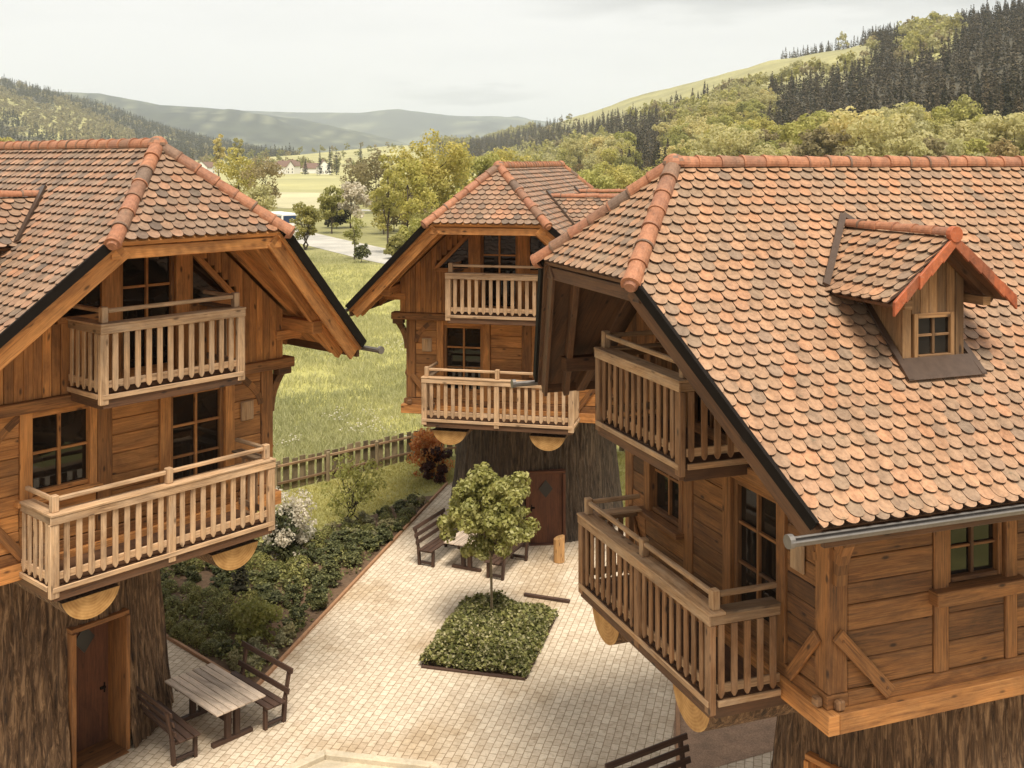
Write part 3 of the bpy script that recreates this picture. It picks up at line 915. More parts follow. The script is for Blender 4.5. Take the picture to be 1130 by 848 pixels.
houses = dict(L=((-6.294, 18.054, 0), 48.94, .217), M=((-.215, 28.562, 0), -12.77, -.194), R=((2.828, 15.258, 0), -70.0, -.089))
mA = dict(tile='tile_brown', slat='pale', clad='amber', log='amber', rail='pale', post='brown', soffit='amber', verge='amber', dormer='amber')
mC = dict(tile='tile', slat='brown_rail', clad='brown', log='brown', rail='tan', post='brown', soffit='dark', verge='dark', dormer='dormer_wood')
make_house(houses['L'][0], R(houses['L'][1]), 1, EYE + .217, mA, 'amber timber house on a brown bark trunk behind the long picnic table', .10, seed=3, dside=(-1,), door_h=2.5, yi=1.9, frame='brown')
make_house(houses['M'][0], R(houses['M'][1]), -1, EYE - .194, mA, 'farther timber house on a grey trunk, its diamond-windowed door behind the round maple', -.80, bark='bark_grey', seed=5, dside=(-1,), yi=2.44, frame='door', door_h=2.0)
make_house(houses['R'][0], R(houses['R'][1]), 1, EYE - .089, mC, 'nearest brown timber house under the broad tiled roof with one gabled dormer', .75, seed=8, dside=(1,))
# ------------------------------------------------------------------ terrain
XP = lambda x: (x - 565) / 1180.0                 # azimuth slope of a bearing
def crest(tab):
    """tab rows: bearing, crest elevation angle row, crest distance, foot distance"""
    a = np.array(tab, float)
    t = XP(a[:, 0]); z = EYE + (177 - a[:, 1]) / 1180 * a[:, 2]
    return t, np.maximum(z, 0), a[:, 2], a[:, 3]
HILL_R = crest([(430, 178, 2600, 1500), (500, 164, 2500, 1300), (560, 150, 2200, 950), (640, 128, 1850, 600), (700, 109, 1600, 430), (780, 88, 1400, 340), (850, 71, 1250, 300), (960, 50, 1100, 260), (1050, 38, 1000, 230), (1130, 20, 900, 210), (1300, -20, 800, 190), (1700, -60, 700, 180)])
HILL_L = crest([(-500, 60, 2300, 1000), (-150, 78, 2400, 1000), (0, 92, 2500, 1000), (60, 106, 2600, 1050), (110, 119, 2700, 1100), (170, 141, 2800, 1150), (230, 157, 2900, 1200), (290, 168, 3000, 1300), (350, 178, 3000, 1500)])
HILL_2 = crest([(-200, 78, 4600, 3000), (100, 103, 4800, 3000), (177, 116, 5000, 3000), (250, 121, 5000, 3000), (330, 131, 5200, 3200), (400, 146, 5300, 3300), (470, 166, 5400, 3500), (520, 178, 5400, 3500)])
HILL_3 = crest([(50, 120, 8000, 5600), (250, 121, 8000, 5600), (330, 124, 8000, 5600), (395, 125, 8200, 5600), (437, 121, 8300, 5600), (475, 127, 8300, 5600), (550, 128, 8400, 5600), (640, 138, 8500, 5800), (760, 150, 8500, 6000)])
HILL_0 = crest([(180, 178, 1500, 950), (260, 176, 1500, 950), (330, 171, 1600, 980), (380, 166, 1700, 980), (430, 161, 1700, 980), (480, 160, 1750, 1000), (560, 162, 1800, 1050), (620, 176, 1900, 1100)])
def sm(x):
    x = np.clip(x, 0, 1); return x*x*(3-2*x)
def wob(X, Y, k):
    return (np.sin(X*.011*k+1.3)*np.cos(Y*.009*k+.4) + .5*np.sin(X*.027*k+Y*.019*k) + .3*np.sin(Y*.051*k-X*.037*k+2))/1.8
def hill_z(H, X, Y, rough):
    t = X/np.maximum(Y, 1.)
    tt, z, D, F = H
    Zc = np.interp(t, tt, z, left=0, right=0 if tt[-1] < .5 else z[-1]); Dc = np.interp(t, tt, D); Df = np.interp(t, tt, F)
    s = (Y-Df)/(Dc-Df)
    up = np.where(s < 1, (.35*np.clip(s, 0, 1) + .65*sm(s)), 1-.7*sm((Y-Dc)/(Dc*.45)))
    return Zc*up*(1+rough*wob(X, Y, 2400/np.mean(D))*np.clip(s, 0, 1)*np.clip(np.abs(1-s)*3, 0, 1)), s
def ground_z(X, Y):
    X = np.asarray(X, float); Y = np.asarray(Y, float)
    z = np.zeros(np.broadcast(X, Y).shape)
    for H, r in ((HILL_R, .10), (HILL_L, .14), (HILL_2, .34), (HILL_3, .30), (HILL_0, .08)):
        z = np.maximum(z, hill_z(H, X, Y, r)[0])
    return z
def gz(x, y): return float(ground_z(np.array([x]), np.array([y]))[0])

rows = np.concatenate([[-150, -60, -20, 0, 6, 12], np.geomspace(18, 13000, 260)])
cols = np.linspace(-1.5, 1.5, 330)
YY, TT = np.meshgrid(rows, cols, indexing='ij')
XX = TT*(np.abs(YY)+90)
ZZ = ground_z(XX, YY)
nr, nc = YY.shape
idx = np.arange(nr*nc).reshape(nr, nc)
F = np.stack([idx[:-1, :-1], idx[:-1, 1:], idx[1:, 1:], idx[1:, :-1]], -1).reshape(-1, 4)
terr = np_mesh('terrain', np.stack([XX, YY, ZZ], -1).reshape(-1, 3), F, M['terrain'], smooth=True)
tag(terr, 'grassy valley floor rising to wooded hills on both sides', 'terrain', kind='structure')
def zone(X, Y):
    """what covers the ground: 0 meadow, 1 conifers, 2 spring broadleaf"""
    tR, sR = X/np.maximum(Y, 1), hill_z(HILL_R, X, Y, 0)[1]
    px = 565+1180*tR
    n = wob(X, Y, 2.1) + .6*wob(Y, X, 5.3)
    row = 177-(ground_z(X, Y)+8-EYE)/np.maximum(Y, 1)*1180 + 7*n + 5*wob(X, Y, 17.)
    crow = np.interp(px, [430, 500, 560, 640, 700, 780, 850, 960, 1050, 1130, 1300], [168, 152, 140, 124, 107, 86, 68, 44, 25, 4, -40])
    px0 = px; px = px + 10*n + 8*wob(Y, X, 14.)
    onR = (sR > -.06) & (px0 > 470) & (sR < 1.25)
    zR = np.full(X.shape, 2)
    con = (px > 480) & (px <= 640) & (row > crow+5) & (row < crow+30)
    con |= (px > 640) & (px <= 694) & (row > crow+12) & (row < 152)
    con |= (px > 690) & (px <= 738) & (row > crow+16)
    con |= (px > 735) & (px <= 790) & (row > crow+14) & (row < crow+26)
    con |= (px > 842) & (px <= 960) & (row > crow+22) & (row < 150)
    con |= (px > 958) & (row > crow+30) & (row < 148)
    con |= (px > 1052) & (row < 150)
    con |= (px > 958) & (px < 995) & (row < 148)
    con |= (px > 850) & (sR > .97)
    zR = np.where(con, 1, zR)
    zR = np.where((n > 1.05) & (sR > .15) & (row > crow+30), 3 - zR, zR)
    sL = hill_z(HILL_L, X, Y, 0)[1]
    px = px0
    onL = (px < 330) & (sL > .16 + .05*n) & (sL < 1.2)
    zL = np.full(X.shape, 1)
    band = 108 + (px0-0)*.43
    zL = np.where((px0 < 112) & (np.abs(row-band) < 13), 2, zL)
    zL = np.where((px0 > 60) & (px0 < 150) & (np.abs(row-(112+(px0-60)*.45)) < 7), 2, zL)
    zL = np.where((n > .62), 2, zL)
    z = np.zeros(X.shape, int)
    z = np.where(onL, zL, z); z = np.where(onR, zR, z)
    far = Y > 3100
    n = np.where(far, .7*wob(X, Y*.35, 8.) + .7*wob(Y*.4, X*.7, 13.) - .08, n)
    z = np.where(far, np.where(n > -.05, 1, np.where(n > -.45, 2, 0)), z)
    return z
zn = zone(XX, YY)
lut = np.array([(.36, .335, .15), (.07, .06, .038), (.36, .335, .13)])
tint = lut[zn]
pxg = 565+1180*XX/np.maximum(YY, 1); rwg = 177-(ZZ-EYE)/np.maximum(YY, 1)*1180
cwg = np.interp(pxg, [430, 500, 560, 640, 700, 780, 850, 960, 1050, 1130, 1300], [168, 152, 140, 124, 107, 86, 68, 44, 25, 4, -40])
open_ = (hill_z(HILL_R, XX, YY, 0)[1] > .3) & (pxg > 590) & (pxg < 965) & (rwg < cwg+40) & (hill_z(HILL_R, XX, YY, 0)[1] < 1.05)
tint[open_] = (.29, .27, .125)
near = (YY < 200)
tint[near] = (.39, .365, .115)
sc = (YY >= 112) & (YY < 330) & (XX > -60 - (YY-112)*.3)
tint[sc] = (.255, .24, .095)
tint[YY < 4] = (.15, .125, .095)
far2 = YY > 3100
tint[far2] = np.array([(.12, .125, .08), (.012, .017, .017), (.035, .042, .03)])[zn[far2]]
ca = terr.data.color_attributes.new('tint', 'FLOAT_COLOR', 'POINT')
ca.data.foreach_set('color', np.concatenate([tint, np.ones(tint.shape[:2]+(1,))], -1).astype(np.float32).ravel())

def sheet(name, pts, z, mat, label=None, cat=None):
    b = MB(); b.face([(x, y, z) for x, y in pts])
    o = b.build(name, mat, recalc=False)
    if o.data.polygons[0].normal.z < 0: o.data.flip_normals()
    return tag(o, label, cat, kind='structure')

bedpts = [(-5.23, 21.65), (-2.40, 34.3), (-3.3, 34.0), (-4.2, 32.4), (-5.3, 31.4), (-6.2, 30.4), (-7.3, 29.8), (-9.0, 29.6), (-12, 29.2), (-12.2, 28.05), (-8.09, 24.35)]
sheet('lawn', [(-30, 24), (-12, 26.2), (-5.3, 22.2), (-2.0, 34.8), (-1.2, 34.2), (2.9, 30.9), (22, 28), (22, 43), (-3.2, 38.7), (-7.68, 34.55), (-14, 28.2), (-30, 27)], .004, M['lawn'], 'short lawn inside the wooden fence', 'lawn')
sheet('courtyard_paving', [(-14, 2), (14, 2), (14, 24), (12, 29.4), (3.12, 31.48), (2.6, 34), (-1.6, 36.3), (-2.16, 35.44), (-5.23, 21.65), (-8.09, 24.35), (-12.2, 28.05), (-17, 24)], .012, M['paver'], 'cream concrete pavers of the courtyard', 'paving')
sheet('flower_bed', bedpts, .010, M['soil'], 'dark soil of the shrub bed', 'flower bed')
sheet('gravel_yard', [(3.43, 22.14), (3.0, 19.9), (2.9, 18.62), (3.42, 18.82), (5.06, 19.58), (9, 21.4), (9, 24.6), (3.75, 23.4)], .017, M['gravel'], 'reddish brown fine gravel beside the nearest house', 'gravel')
b = MB()
for p, q in zip([(-12.2, 28.05), (-8.09, 24.35), (-5.23, 21.65)], [(-8.09, 24.35), (-5.23, 21.65), (-2.16, 35.44)]):
    b.beam((*p, .04), (*q, .04), .07, .085)
b.beam((3.43, 22.14, .03), (2.9, 18.62, .03), .08, .05)
tag(b.build('kerb_strip', M['edge'], bevel=.008), 'reddish edging strip along the bed', 'kerb', kind='structure')
rc = [(30, 40), (8, 82), (-12.2, 116), (-27, 145), (-37, 166), (-52, 195), (-80, 235), (-140, 300)]
def strip(pts, w):
    L, Rr = [], []
    for i, p in enumerate(pts):
        a, c = Vector(pts[max(i-1, 0)]), Vector(pts[min(i+1, len(pts)-1)])
        d = (c-a).normalized(); n = Vector((-d.y, d.x))
        L.append((p[0]+n.x*w/2, p[1]+n.y*w/2)); Rr.append((p[0]-n.x*w/2, p[1]-n.y*w/2))
    return L, Rr
L_, R_ = strip(rc, 7.2)
b = MB()
for i in range(len(rc)-1): b.face([(*L_[i], .03), (*L_[i+1], .03), (*R_[i+1], .03), (*R_[i], .03)])
tag(b.build('road', M['road']), 'pale country road crossing the meadow', 'road', kind='structure')
sheet('straw_field', [(-150, 250), (-34, 236), (-52, 350), (-190, 400)], .05, M['field2'], 'pale straw coloured field across the road', 'field')
sheet('green_field', [(-210, 410), (-60, 352), (-70, 480), (-120, 720), (-230, 740)], .05, M['field'], 'pale green field before the village', 'field')
sheet('track', [(-34, 228), (-8, 210), (-8, 214), (-34, 234)], .05, M['road'], 'pale farm track behind the trees', 'track')

# ------------------------------------------------------------------ foliage
def unit(a): return a/np.maximum(np.linalg.norm(a, axis=-1, keepdims=True), 1e-9)
def leaf_quads(C, N, size, aspect=.62):
    n = len(C)
    r = nrg.normal(size=(n, 3)); a = unit(np.cross(N, r)); c = np.cross(unit(N), a)
    s = np.asarray(size).reshape(-1, 1)
    fold = unit(N)*s*.18
    V = np.stack([C-a*s, C+c*s*aspect+fold, C+a*s, C-c*s*aspect+fold], 1).reshape(-1, 3)
    F = np.arange(n*4).reshape(-1, 4)
    return V, F
def clumps(n, rx, rz, zc, rmin, rmax, flat=.55, top=.25):
    """clump centres in an egg shaped crown"""
    d = unit(nrg.normal(size=(n, 3))); d[:, 2] += .12
    d = unit(d)
    f = nrg.uniform(.35, .92, (n, 1))
    C = d*f*np.array([rx, rx, rz]); C[:, 2] += zc
    r = nrg.uniform(rmin, rmax, n)
    return C, r
def fill(C, r, count, size, spread=.5, sq=.8):
    k = nrg.integers(0, len(C), count) if True else None
    w = r**2/np.sum(r**2); k = nrg.choice(len(C), count, p=w)
    d = unit(nrg.normal(size=(count, 3)))
    rad = (nrg.uniform(.25, 1, (count, 1))**.45)
    P = C[k] + d*rad*r[k][:, None]*np.array([1, 1, sq])
    N = unit(d + nrg.normal(size=(count, 3))*spread + np.array([0, 0, .35]))
    return leaf_quads(P, N, size*nrg.uniform(.6, 1.25, count))
def crown(count, size, rx, rz, zc, nclump=22, rmin=.2, rmax=.36, spread=.5):
    C, r = clumps(nclump, rx, rz, zc, rx*rmin, rx*rmax)
    V, F = fill(C, r, count, size, spread)
    return V, F, C
def conifer(count, H, Rb, size, low=.06):
    h = nrg.uniform(low, 1, count)**.9
    lv = np.round(h*16)/16 + nrg.normal(size=count)*.012
    rad = Rb*(1-lv)*nrg.uniform(.25, 1.1, count)*(1+.15*np.sin(lv*40))
    a = nrg.uniform(0, 6.283, count)
    P = np.stack([np.cos(a)*rad, np.sin(a)*rad, H*np.clip(lv, 0, 1) - rad*.35], 1)
    N = unit(np.stack([np.cos(a)*.55, np.sin(a)*.55, np.full(count, .9)], 1)+nrg.normal(size=(count, 3))*.3)
    return leaf_quads(P, N, size*nrg.uniform(.6, 1.2, count)*(1.15-.7*lv), .5)
def trunk_mesh(name, H, r, limbs, parent, lean=.04, tips=None, n=7, base=0.):
    b = MB()
    pts = [(0, 0, base)]; rad = [r*1.25]
    for i in range(1, 6):
        pts.append((rng.uniform(-lean, lean)*H*.3, rng.uniform(-lean, lean)*H*.3, H*i/5)); rad.append(r*(1-.16*i))
    b.chain(pts, rad, n)
    if tips is not None:
        for q in range(min(limbs, len(tips))):
            tp = Vector(tips[q]); s = Vector(pts[2 + q % 4]); mid = (s+tp)*.5 + Vector((0, 0, -.06*H))
            b.chain([s, mid, tp], [r*.42, r*.26, r*.08], 5)
    return b.build(name, M['treebark'], parent, smooth=True)

def broadleaf(name, loc, H, W, mat, label, cat='tree', group=None, count=2600, size=.22, stem=.10, nclump=30, r=None, limbs=9, multi=1, rmin=.2, rmax=.36, rz=None, spread=.5):
    root = empty(name, loc, rng.uniform(0, 6.28), label, cat, group)
    rzz = rz or (H*(1-stem))/2
    V, F, C = crown(count, size, W/2, rzz, H-rzz*.96, nclump, rmin, rmax, spread)
    np_mesh('crown', V, F, mat, root)
    for k in range(multi):
        t = trunk_mesh('trunk', H*(.62 if multi == 1 else .5), r or H*.016, limbs, root, .05 if multi == 1 else .5, C[k::multi])
    return root

# meadow trees between the houses and the village
def at(x, Y): return XP(x)*Y
def mt(x, ybase, ytop, w, mat, label, **k):
    Y = 12685/(ybase-177); X = at(x, Y); H = EYE-(ytop-177)/1180*-1*Y*-1
    H = EYE + (177-ytop)/1180*Y
    return broadleaf(k.pop('name', 'meadow_tree'), (X, Y, gz(X, Y)), H, w/1180*Y, mat, label, group=k.pop('group', None), **k)
MG = 'trees along the road and meadow'
mt(337, 276, 221, 36, M['l_mid'], 'slender many-stemmed green tree by the near end of the road', count=3200, size=.15, multi=4, nclump=34, group=MG, spread=.8)
mt(391, 287, 230, 27, M['l_lime'], 'small thin light green sapling on the road verge', count=1100, size=.11, nclump=20, group=MG, spread=.9)
mt(399, 290, 266, 20, M['l_deep'], 'low dark bush beside the roadside sapling', name='roadside_bush', cat='bush', count=1800, size=.10, stem=.02, group=MG)
mt(371, 252, 226, 32, M['l_darkcon'], 'dark clipped evergreen clump below the white blossoming tree', name='evergreen_bush', cat='bush', count=2600, size=.2, stem=.02, group=MG)
mt(387, 252, 193, 44, M['l_white'], 'white blossoming tree behind the dark evergreen clump', count=2200, size=.26, group=MG, spread=.8)
mt(366, 258, 205, 34, M['l_spring'], 'loose yellow green tree leaning over the evergreen clump', count=1700, size=.24, group=MG, spread=.8)
mt(263, 228, 164, 50, M['l_spring'], 'round yellow green tree rising over the ridge of the near left roof', count=3000, size=.3, group=MG)
mt(292, 230, 174, 52, M['l_bare'], 'brownish budding tree beside the round yellow green one', count=1900, size=.3, group=MG, spread=.8)
mt(283, 246, 205, 46, M['l_pale'], 'low pale tree in front of the brownish budding tree', count=2200, size=.26, group=MG)
mt(415, 236, 166, 60, M['l_bare'], 'bare brown budding tree behind the white blossom', count=1500, size=.32, group=MG, spread=.9)
mt(398, 226, 170, 50, M['l_bare'], 'farther bare twiggy tree by the straw field', count=1400, size=.34, group=MG, spread=.9)
mt(429, 280, 160, 40, M['l_spring'], 'tall thin tree with a dark straight trunk', count=1900, size=.20, nclump=40, r=.16, limbs=16, group=MG, spread=.9, rmin=.16, rmax=.30)
mt(450, 266, 166, 62, M['l_lime'], 'loose light green tree between the thin tree and the big golden one', count=3000, size=.24, nclump=40, limbs=14, group=MG, spread=.8)
mt(480, 256, 148, 104, M['l_spring'], 'big golden green tree towering behind the farther house', count=7500, size=.26, nclump=60, limbs=18, group=MG, rmin=.15, rmax=.28, spread=.7)
mt(522, 236, 162, 72, M['l_lime'], 'broad yellow green tree right of the big golden tree', count=5000, size=.32, nclump=44, group=MG, rmin=.17, rmax=.3)
mt(560, 226, 166, 66, M['l_spring'], 'yellow green tree peeping over the farther roof ridge', count=3500, size=.36, nclump=40, group=MG)
for i, (x, yb, yt, w, mk) in enumerate([(456, 278, 243, 44, 'l_lime'), (478, 270, 232, 50, 'l_mid'), (503, 262, 224, 46, 'l_spring'), (437, 286, 258, 30, 'l_mid')]):
    mt(x, yb, yt, w, M[mk], ['light green bank bush under the tall thin tree', 'mid green bank bush under the big golden tree', 'yellowish bank bush next to the farther roof', 'small green bank bush nearest the road'][i], name='bank_bush', cat='bush', count=2600, size=.17, stem=.02, group='bushes on the road bank')
bank = []
for i in range(26):
    x = rng.uniform(405, 540); Y = rng.uniform(128, 260); yt = rng.uniform(205, 240) - (x-405)*.12; w = rng.uniform(26, 52)
    Xb = at(x, Y)
    if Xb > -10 - (Y-120)*.55 + 6 or Y > 175:
        broadleaf('bank_bush', (Xb, Y, 0), max(2.2, EYE+(177-yt)/1180*Y), w/1180*Y, M[rng.choice(('l_lime', 'l_spring', 'l_mid', 'l_pale', 'l_bare'))], 'leafy bush in the thicket on the far side of the road', 'bush', 'thicket beyond the road', count=1500, size=.22, stem=.02, spread=.8)
for i, (x, Y, yt, w, mk) in enumerate([(612, 250, 180, 60, 'l_mid'), (650, 210, 181, 62, 'l_lime'), (676, 240, 186, 54, 'l_spring'), (700, 280, 182, 50, 'l_spring')]):
    X = at(x, Y); H = EYE+(177-yt)/1180*Y
    broadleaf('meadow_tree', (X, Y, gz(X, Y)), H, w/1180*Y, M[mk], ['mid green tree behind the rear of the farther roof', 'yellow green bushy tree right of the farther ridge end', 'pale yellow green tree above the farther dormers', 'small pale tree just left of the near roof peak'][i], 'tree', MG, count=3600, size=.34, nclump=44)
for i, (x, w, yt) in enumerate([(241, 18, 144), (262, 15, 149)]):
    Y = 520; X = at(x, Y)
    broadleaf('poplar', (X, Y, 0), EYE+(177-yt)/1180*Y, w/1180*Y, M['l_pale'], ['taller broad pale poplar behind the round tree', 'shorter slim pale poplar behind the round tree'][i], 'tree', 'pale poplars', count=1500, size=.6, spread=.9)

# templates for the hillside woods
def template_copy(root, loc, s, rz, label=None):
    c = copy_tree(root); c.location = loc; c.scale = s; c.rotation_euler = (0, 0, rz)
    if label: c['label'] = label
    return c
BL = []
for i, (mk, W, H) in enumerate([('l_pale', 16, 17), ('l_spring', 14, 16), ('l_pale', 13, 18), ('l_mid', 13, 15), ('l_lime', 14, 16), ('l_bare', 12, 16)]):
    BL.append((mk, W, H))
BLAB = {'l_pale': 'pale spring tree among others on the wooded hillside', 'l_spring': 'golden green tree among others on the wooded hillside', 'l_mid': 'mid green tree among others on the wooded hillside', 'l_lime': 'bright lime green tree among others on the wooded hillside', 'l_bare': 'brown budding tree among others on the wooded hillside'}

# scatter over the right hill: jittered grid in distance rings
P_all = []
Y = 215.
while Y < 2500:
    st = 7.2 + Y*.0032
    t0, t1 = -.075, .56
    n = int((t1-t0)*Y/st)
    t = t0 + (np.arange(n)+nrg.uniform(0, 1, n))/n*(t1-t0)
    P_all.append(np.stack([t*Y, Y + nrg.uniform(-.5, .5, n)*st], 1)); Y += st*.95
P_all = np.concatenate(P_all)
sR = hill_z(HILL_R, P_all[:, 0], P_all[:, 1], 0)[1]
zz = ground_z(P_all[:, 0], P_all[:, 1]); zo = zone(P_all[:, 0], P_all[:, 1])
keep = (sR > -.05) & (sR < 1.12)
pxs = 565+1180*P_all[:, 0]/P_all[:, 1]
rw = 177-(zz+8-EYE)/P_all[:, 1]*1180
cw = np.interp(pxs, [430, 500, 560, 640, 700, 780, 850, 960, 1050, 1130, 1300], [168, 152, 140, 124, 107, 86, 68, 44, 25, 4, -40])
keep &= ~((rw < cw+17) & (sR < .97) & (pxs > 590) & (pxs < 962) & (nrg.uniform(0, 1, len(sR)) < .975) & (zo == 2))
keep &= ~((sR > .94) & (pxs > 590) & (pxs < 962) & (zo == 2))
keep &= ~((sR > .94) & (pxs > 590) & (pxs < 850))
keep &= ~((rw < cw+12) & (pxs > 620) & (pxs < 862))
# what stands behind the near roof ridge and under it cannot be seen
rowpx = 177 - (zz + 14 - EYE)/P_all[:, 1]*1180
keep &= ~((pxs > 760) & (rowpx > 190))
keep &= ~((zo == 2) & (nrg.uniform(0, 1, len(sR)) < np.where(sR < .3, .52, .25)))
P_all, zz, zo, sR, pxs = P_all[keep], zz[keep], zo[keep], sR[keep], pxs[keep]
order = np.argsort(P_all[:, 1])
P_all, zz, zo, pxs, sR = P_all[order], zz[order], zo[order], pxs[order], sR[order]
made = {}
bi = np.where(zo == 2)[0]; ci = np.where(zo == 1)[0]
NB, NC = 230, 170
protos = []
for k in range(len(BL)):
    mk, W, H = BL[k]
    protos.append(None)
for n_, q in enumerate(bi[:NB]):
    k = int(rng.choice((0, 0, 1, 1, 2, 3, 4, 4, 5)))
    mk, W, H = BL[k]
    loc = (float(P_all[q, 0]), float(P_all[q, 1]), float(zz[q])-.4)
    if protos[k] is None:
        protos[k] = broadleaf('hillside_tree', loc, H, W, M[mk], BLAB[mk], 'tree', 'spring trees on the wooded hillside', count=2600, size=.46, nclump=46, stem=.06, rmin=.16, rmax=.28)
    else:
        s = rng.uniform(.75, 1.35); template_copy(protos[k], loc, (s, s, s*rng.uniform(.9, 1.15)), rng.uniform(0, 6.28))
cp = [None, None]
for n_, q in enumerate(ci[:NC]):
    k = rng.randrange(2)
    loc = (float(P_all[q, 0]), float(P_all[q, 1]), float(zz[q])-.4)
    if cp[k] is None:
        root = empty('spruce_tree', loc, 0, ['brown tinged spruce standing among its like on the hillside', 'dark slim spruce standing among its like on the hillside'][k], 'tree', 'spruces on the wooded hillside')
        V, Fq = conifer(620, (21, 23)[k], (5.2, 4.4)[k], 1.15)
        np_mesh('crown', V, Fq, M[('l_conifer', 'l_darkcon')[k]], root)
        trunk_mesh('trunk', 19, .2, 0, root, .01)
        cp[k] = root; root.scale = (.7, .7, .7)
    else:
        s = rng.uniform(.5, .85); template_copy(cp[k], loc, (s, s, s), rng.uniform(0, 6.28))

def mass(name, pts, zs, temps, scl, mat, label, cat):
    Vs, Fs, o = [], [], 0
    for i in range(len(pts)):
        V, F_ = temps[i % len(temps)]
        a = nrg.uniform(0, 6.283); c, s_ = math.cos(a), math.sin(a); k = scl*nrg.uniform(.7, 1.2)
        W = V*k
        Vs.append(np.stack([W[:, 0]*c-W[:, 1]*s_+pts[i, 0], W[:, 0]*s_+W[:, 1]*c+pts[i, 1], W[:, 2]*nrg.uniform(.85, 1.15)+zs[i]-.4], 1)); Fs.append(F_+o); o += len(V)
    ob = np_mesh(name, np.concatenate(Vs), np.concatenate(Fs), mat)
    return tag(ob, label, cat, kind='stuff')
tb = [crown(150, 1.15, 5.4, 6.5, 8.2, 14, .26, .42)[:2] for _ in range(6)]
tc = [conifer(110, 20, 4.6, 1.8) for _ in range(6)]
rb, rcn = bi[NB:], ci[NC:]
sel = nrg.uniform(0, 1, len(rb))
for j, (mk, lo, hi, nm) in enumerate([('l_pale', 0, .45, 'pale'), ('l_spring', .45, .72, 'golden'), ('l_mid', .72, .85, 'green'), ('l_bare', .85, 1.01, 'brown')]):
    q = rb[(sel >= lo) & (sel < hi)]
    mass('broadleaf_forest', P_all[q], zz[q], tb, 1., M[mk], f'distant {nm} spring woodland covering the hillside', 'forest')
sel = nrg.uniform(0, 1, len(rcn))
mass('conifer_forest', P_all[rcn[sel < .84]], zz[rcn[sel < .84]], tc, .66, M['l_conifer'], 'brown tinged spruce forest covering the upper hillside', 'forest')
mass('conifer_forest', P_all[rcn[sel >= .84]], zz[rcn[sel >= .84]], tc, .68, M['l_darkcon'], 'dark spruce forest covering the upper hillside', 'forest')
print('right hill', len(bi), len(ci))
# the left hill
P_l = []
Y = 1050.
while Y < 3050:
    st = 11.5 + Y*.002
    t0, t1 = -.56, -.19
    n = int((t1-t0)*Y/st)
    t = t0 + (np.arange(n)+nrg.uniform(0, 1, n))/n*(t1-t0)
    P_l.append(np.stack([t*Y, Y + nrg.uniform(-.5, .5, n)*st], 1)); Y += st
P_l = np.concatenate(P_l); zl = ground_z(P_l[:, 0], P_l[:, 1]); zo = zone(P_l[:, 0], P_l[:, 1])
sL = hill_z(HILL_L, P_l[:, 0], P_l[:, 1], 0)[1]
ok = (sL > .1) & (sL < 1.1)
tb2 = [crown(44, 2.6, 8, 7.5, 8.5, 8, .3, .5)[:2] for _ in range(5)]
tc2 = [conifer(36, 21, 5., 3.0) for _ in range(5)]
q = ok & (zo == 2); mass('broadleaf_forest', P_l[q], zl[q], tb2, .75, M['l_bare'], 'pale hazy woodland on the far left hill', 'forest')
q = ok & (zo == 1); mass('conifer_forest', P_l[q], zl[q], tc2, .75, M['l_darkcon'], 'hazy dark forest on the far left hill', 'forest')
print('left hill', q.sum())
# hedges, woods and copses in the valley
vp = []
for _ in range(260):
    x = rng.uniform(150, 640); Y = rng.uniform(930, 1650)
    X = at(x, Y); n = float(wob(np.array([X]), np.array([Y]), 6)[()] if False else wob(np.array([X]), np.array([Y]), 6)[0])
    if n > .12 or rng.random() < .18: vp.append((X, Y))
for _ in range(60):
    Y = rng.uniform(900, 990); x = rng.uniform(180, 420); vp.append((at(x, Y), Y))
vp = np.array(vp); zv = ground_z(vp[:, 0], vp[:, 1])
mass('broadleaf_forest', vp[::2], zv[::2], tb, .8, M['l_mid'], 'distant copses and hedges around the village', 'woods')
mass('broadleaf_forest', vp[1::2], zv[1::2], tb, .8, M['l_bare'], 'distant brown copses around the village', 'woods')
# dark conifers standing out near the village
for i, (x, Y, yt, w, lb) in enumerate([(353, 760, 166, 9, 'dark conifer left of the village barn'), (364, 770, 162, 10, 'tall dark conifer beside the village barn'), (371, 775, 164, 8, 'slim dark conifer nearest the white gable'), (337, 790, 176, 8, 'small dark conifer by the village roofs'), (268, 700, 172, 6, 'small dark conifer over the near left ridge'), (115, 640, 166, 0, ''), (178, 640, 155, 7, 'tall dark conifer over the near left ridge'), (168, 650, 159, 7, 'dark conifer just left of the ridge peak'), (205, 660, 167, 7, 'short conifer right of the ridge peak'), (213, 670, 165, 7, 'second short conifer right of the ridge peak'), (20, 420, 152, 9, 'dark conifer beside the yellow tree above the left ridge'), (398, 1250, 158, 6, 'lone conifer on the pale slope')]):
    if w == 0: continue
    X = at(x, Y); r_ = empty('spruce_tree', (X, Y, gz(X, Y)), 0, lb, 'tree', 'conifers around the village')
    H = EYE - gz(X, Y) + (177-yt)/1180*Y
    V, Fq = conifer(420, H, w/1180*Y*.55, w/1180*Y*.14); np_mesh('crown', V, Fq, M['l_darkcon'], r_); trunk_mesh('trunk', H*.9, .18, 0, r_, .01)
for x, Y, yt, w, lb in [(5, 380, 144, 34, 'yellow green tree at the edge behind the near left roof'), (33, 900, 160, 0, '')]:
    if w: broadleaf('meadow_tree', (at(x, Y), Y, 0), EYE+(177-yt)/1180*Y, w/1180*Y, M['l_spring'], lb, 'tree', MG, count=1800, size=.5)

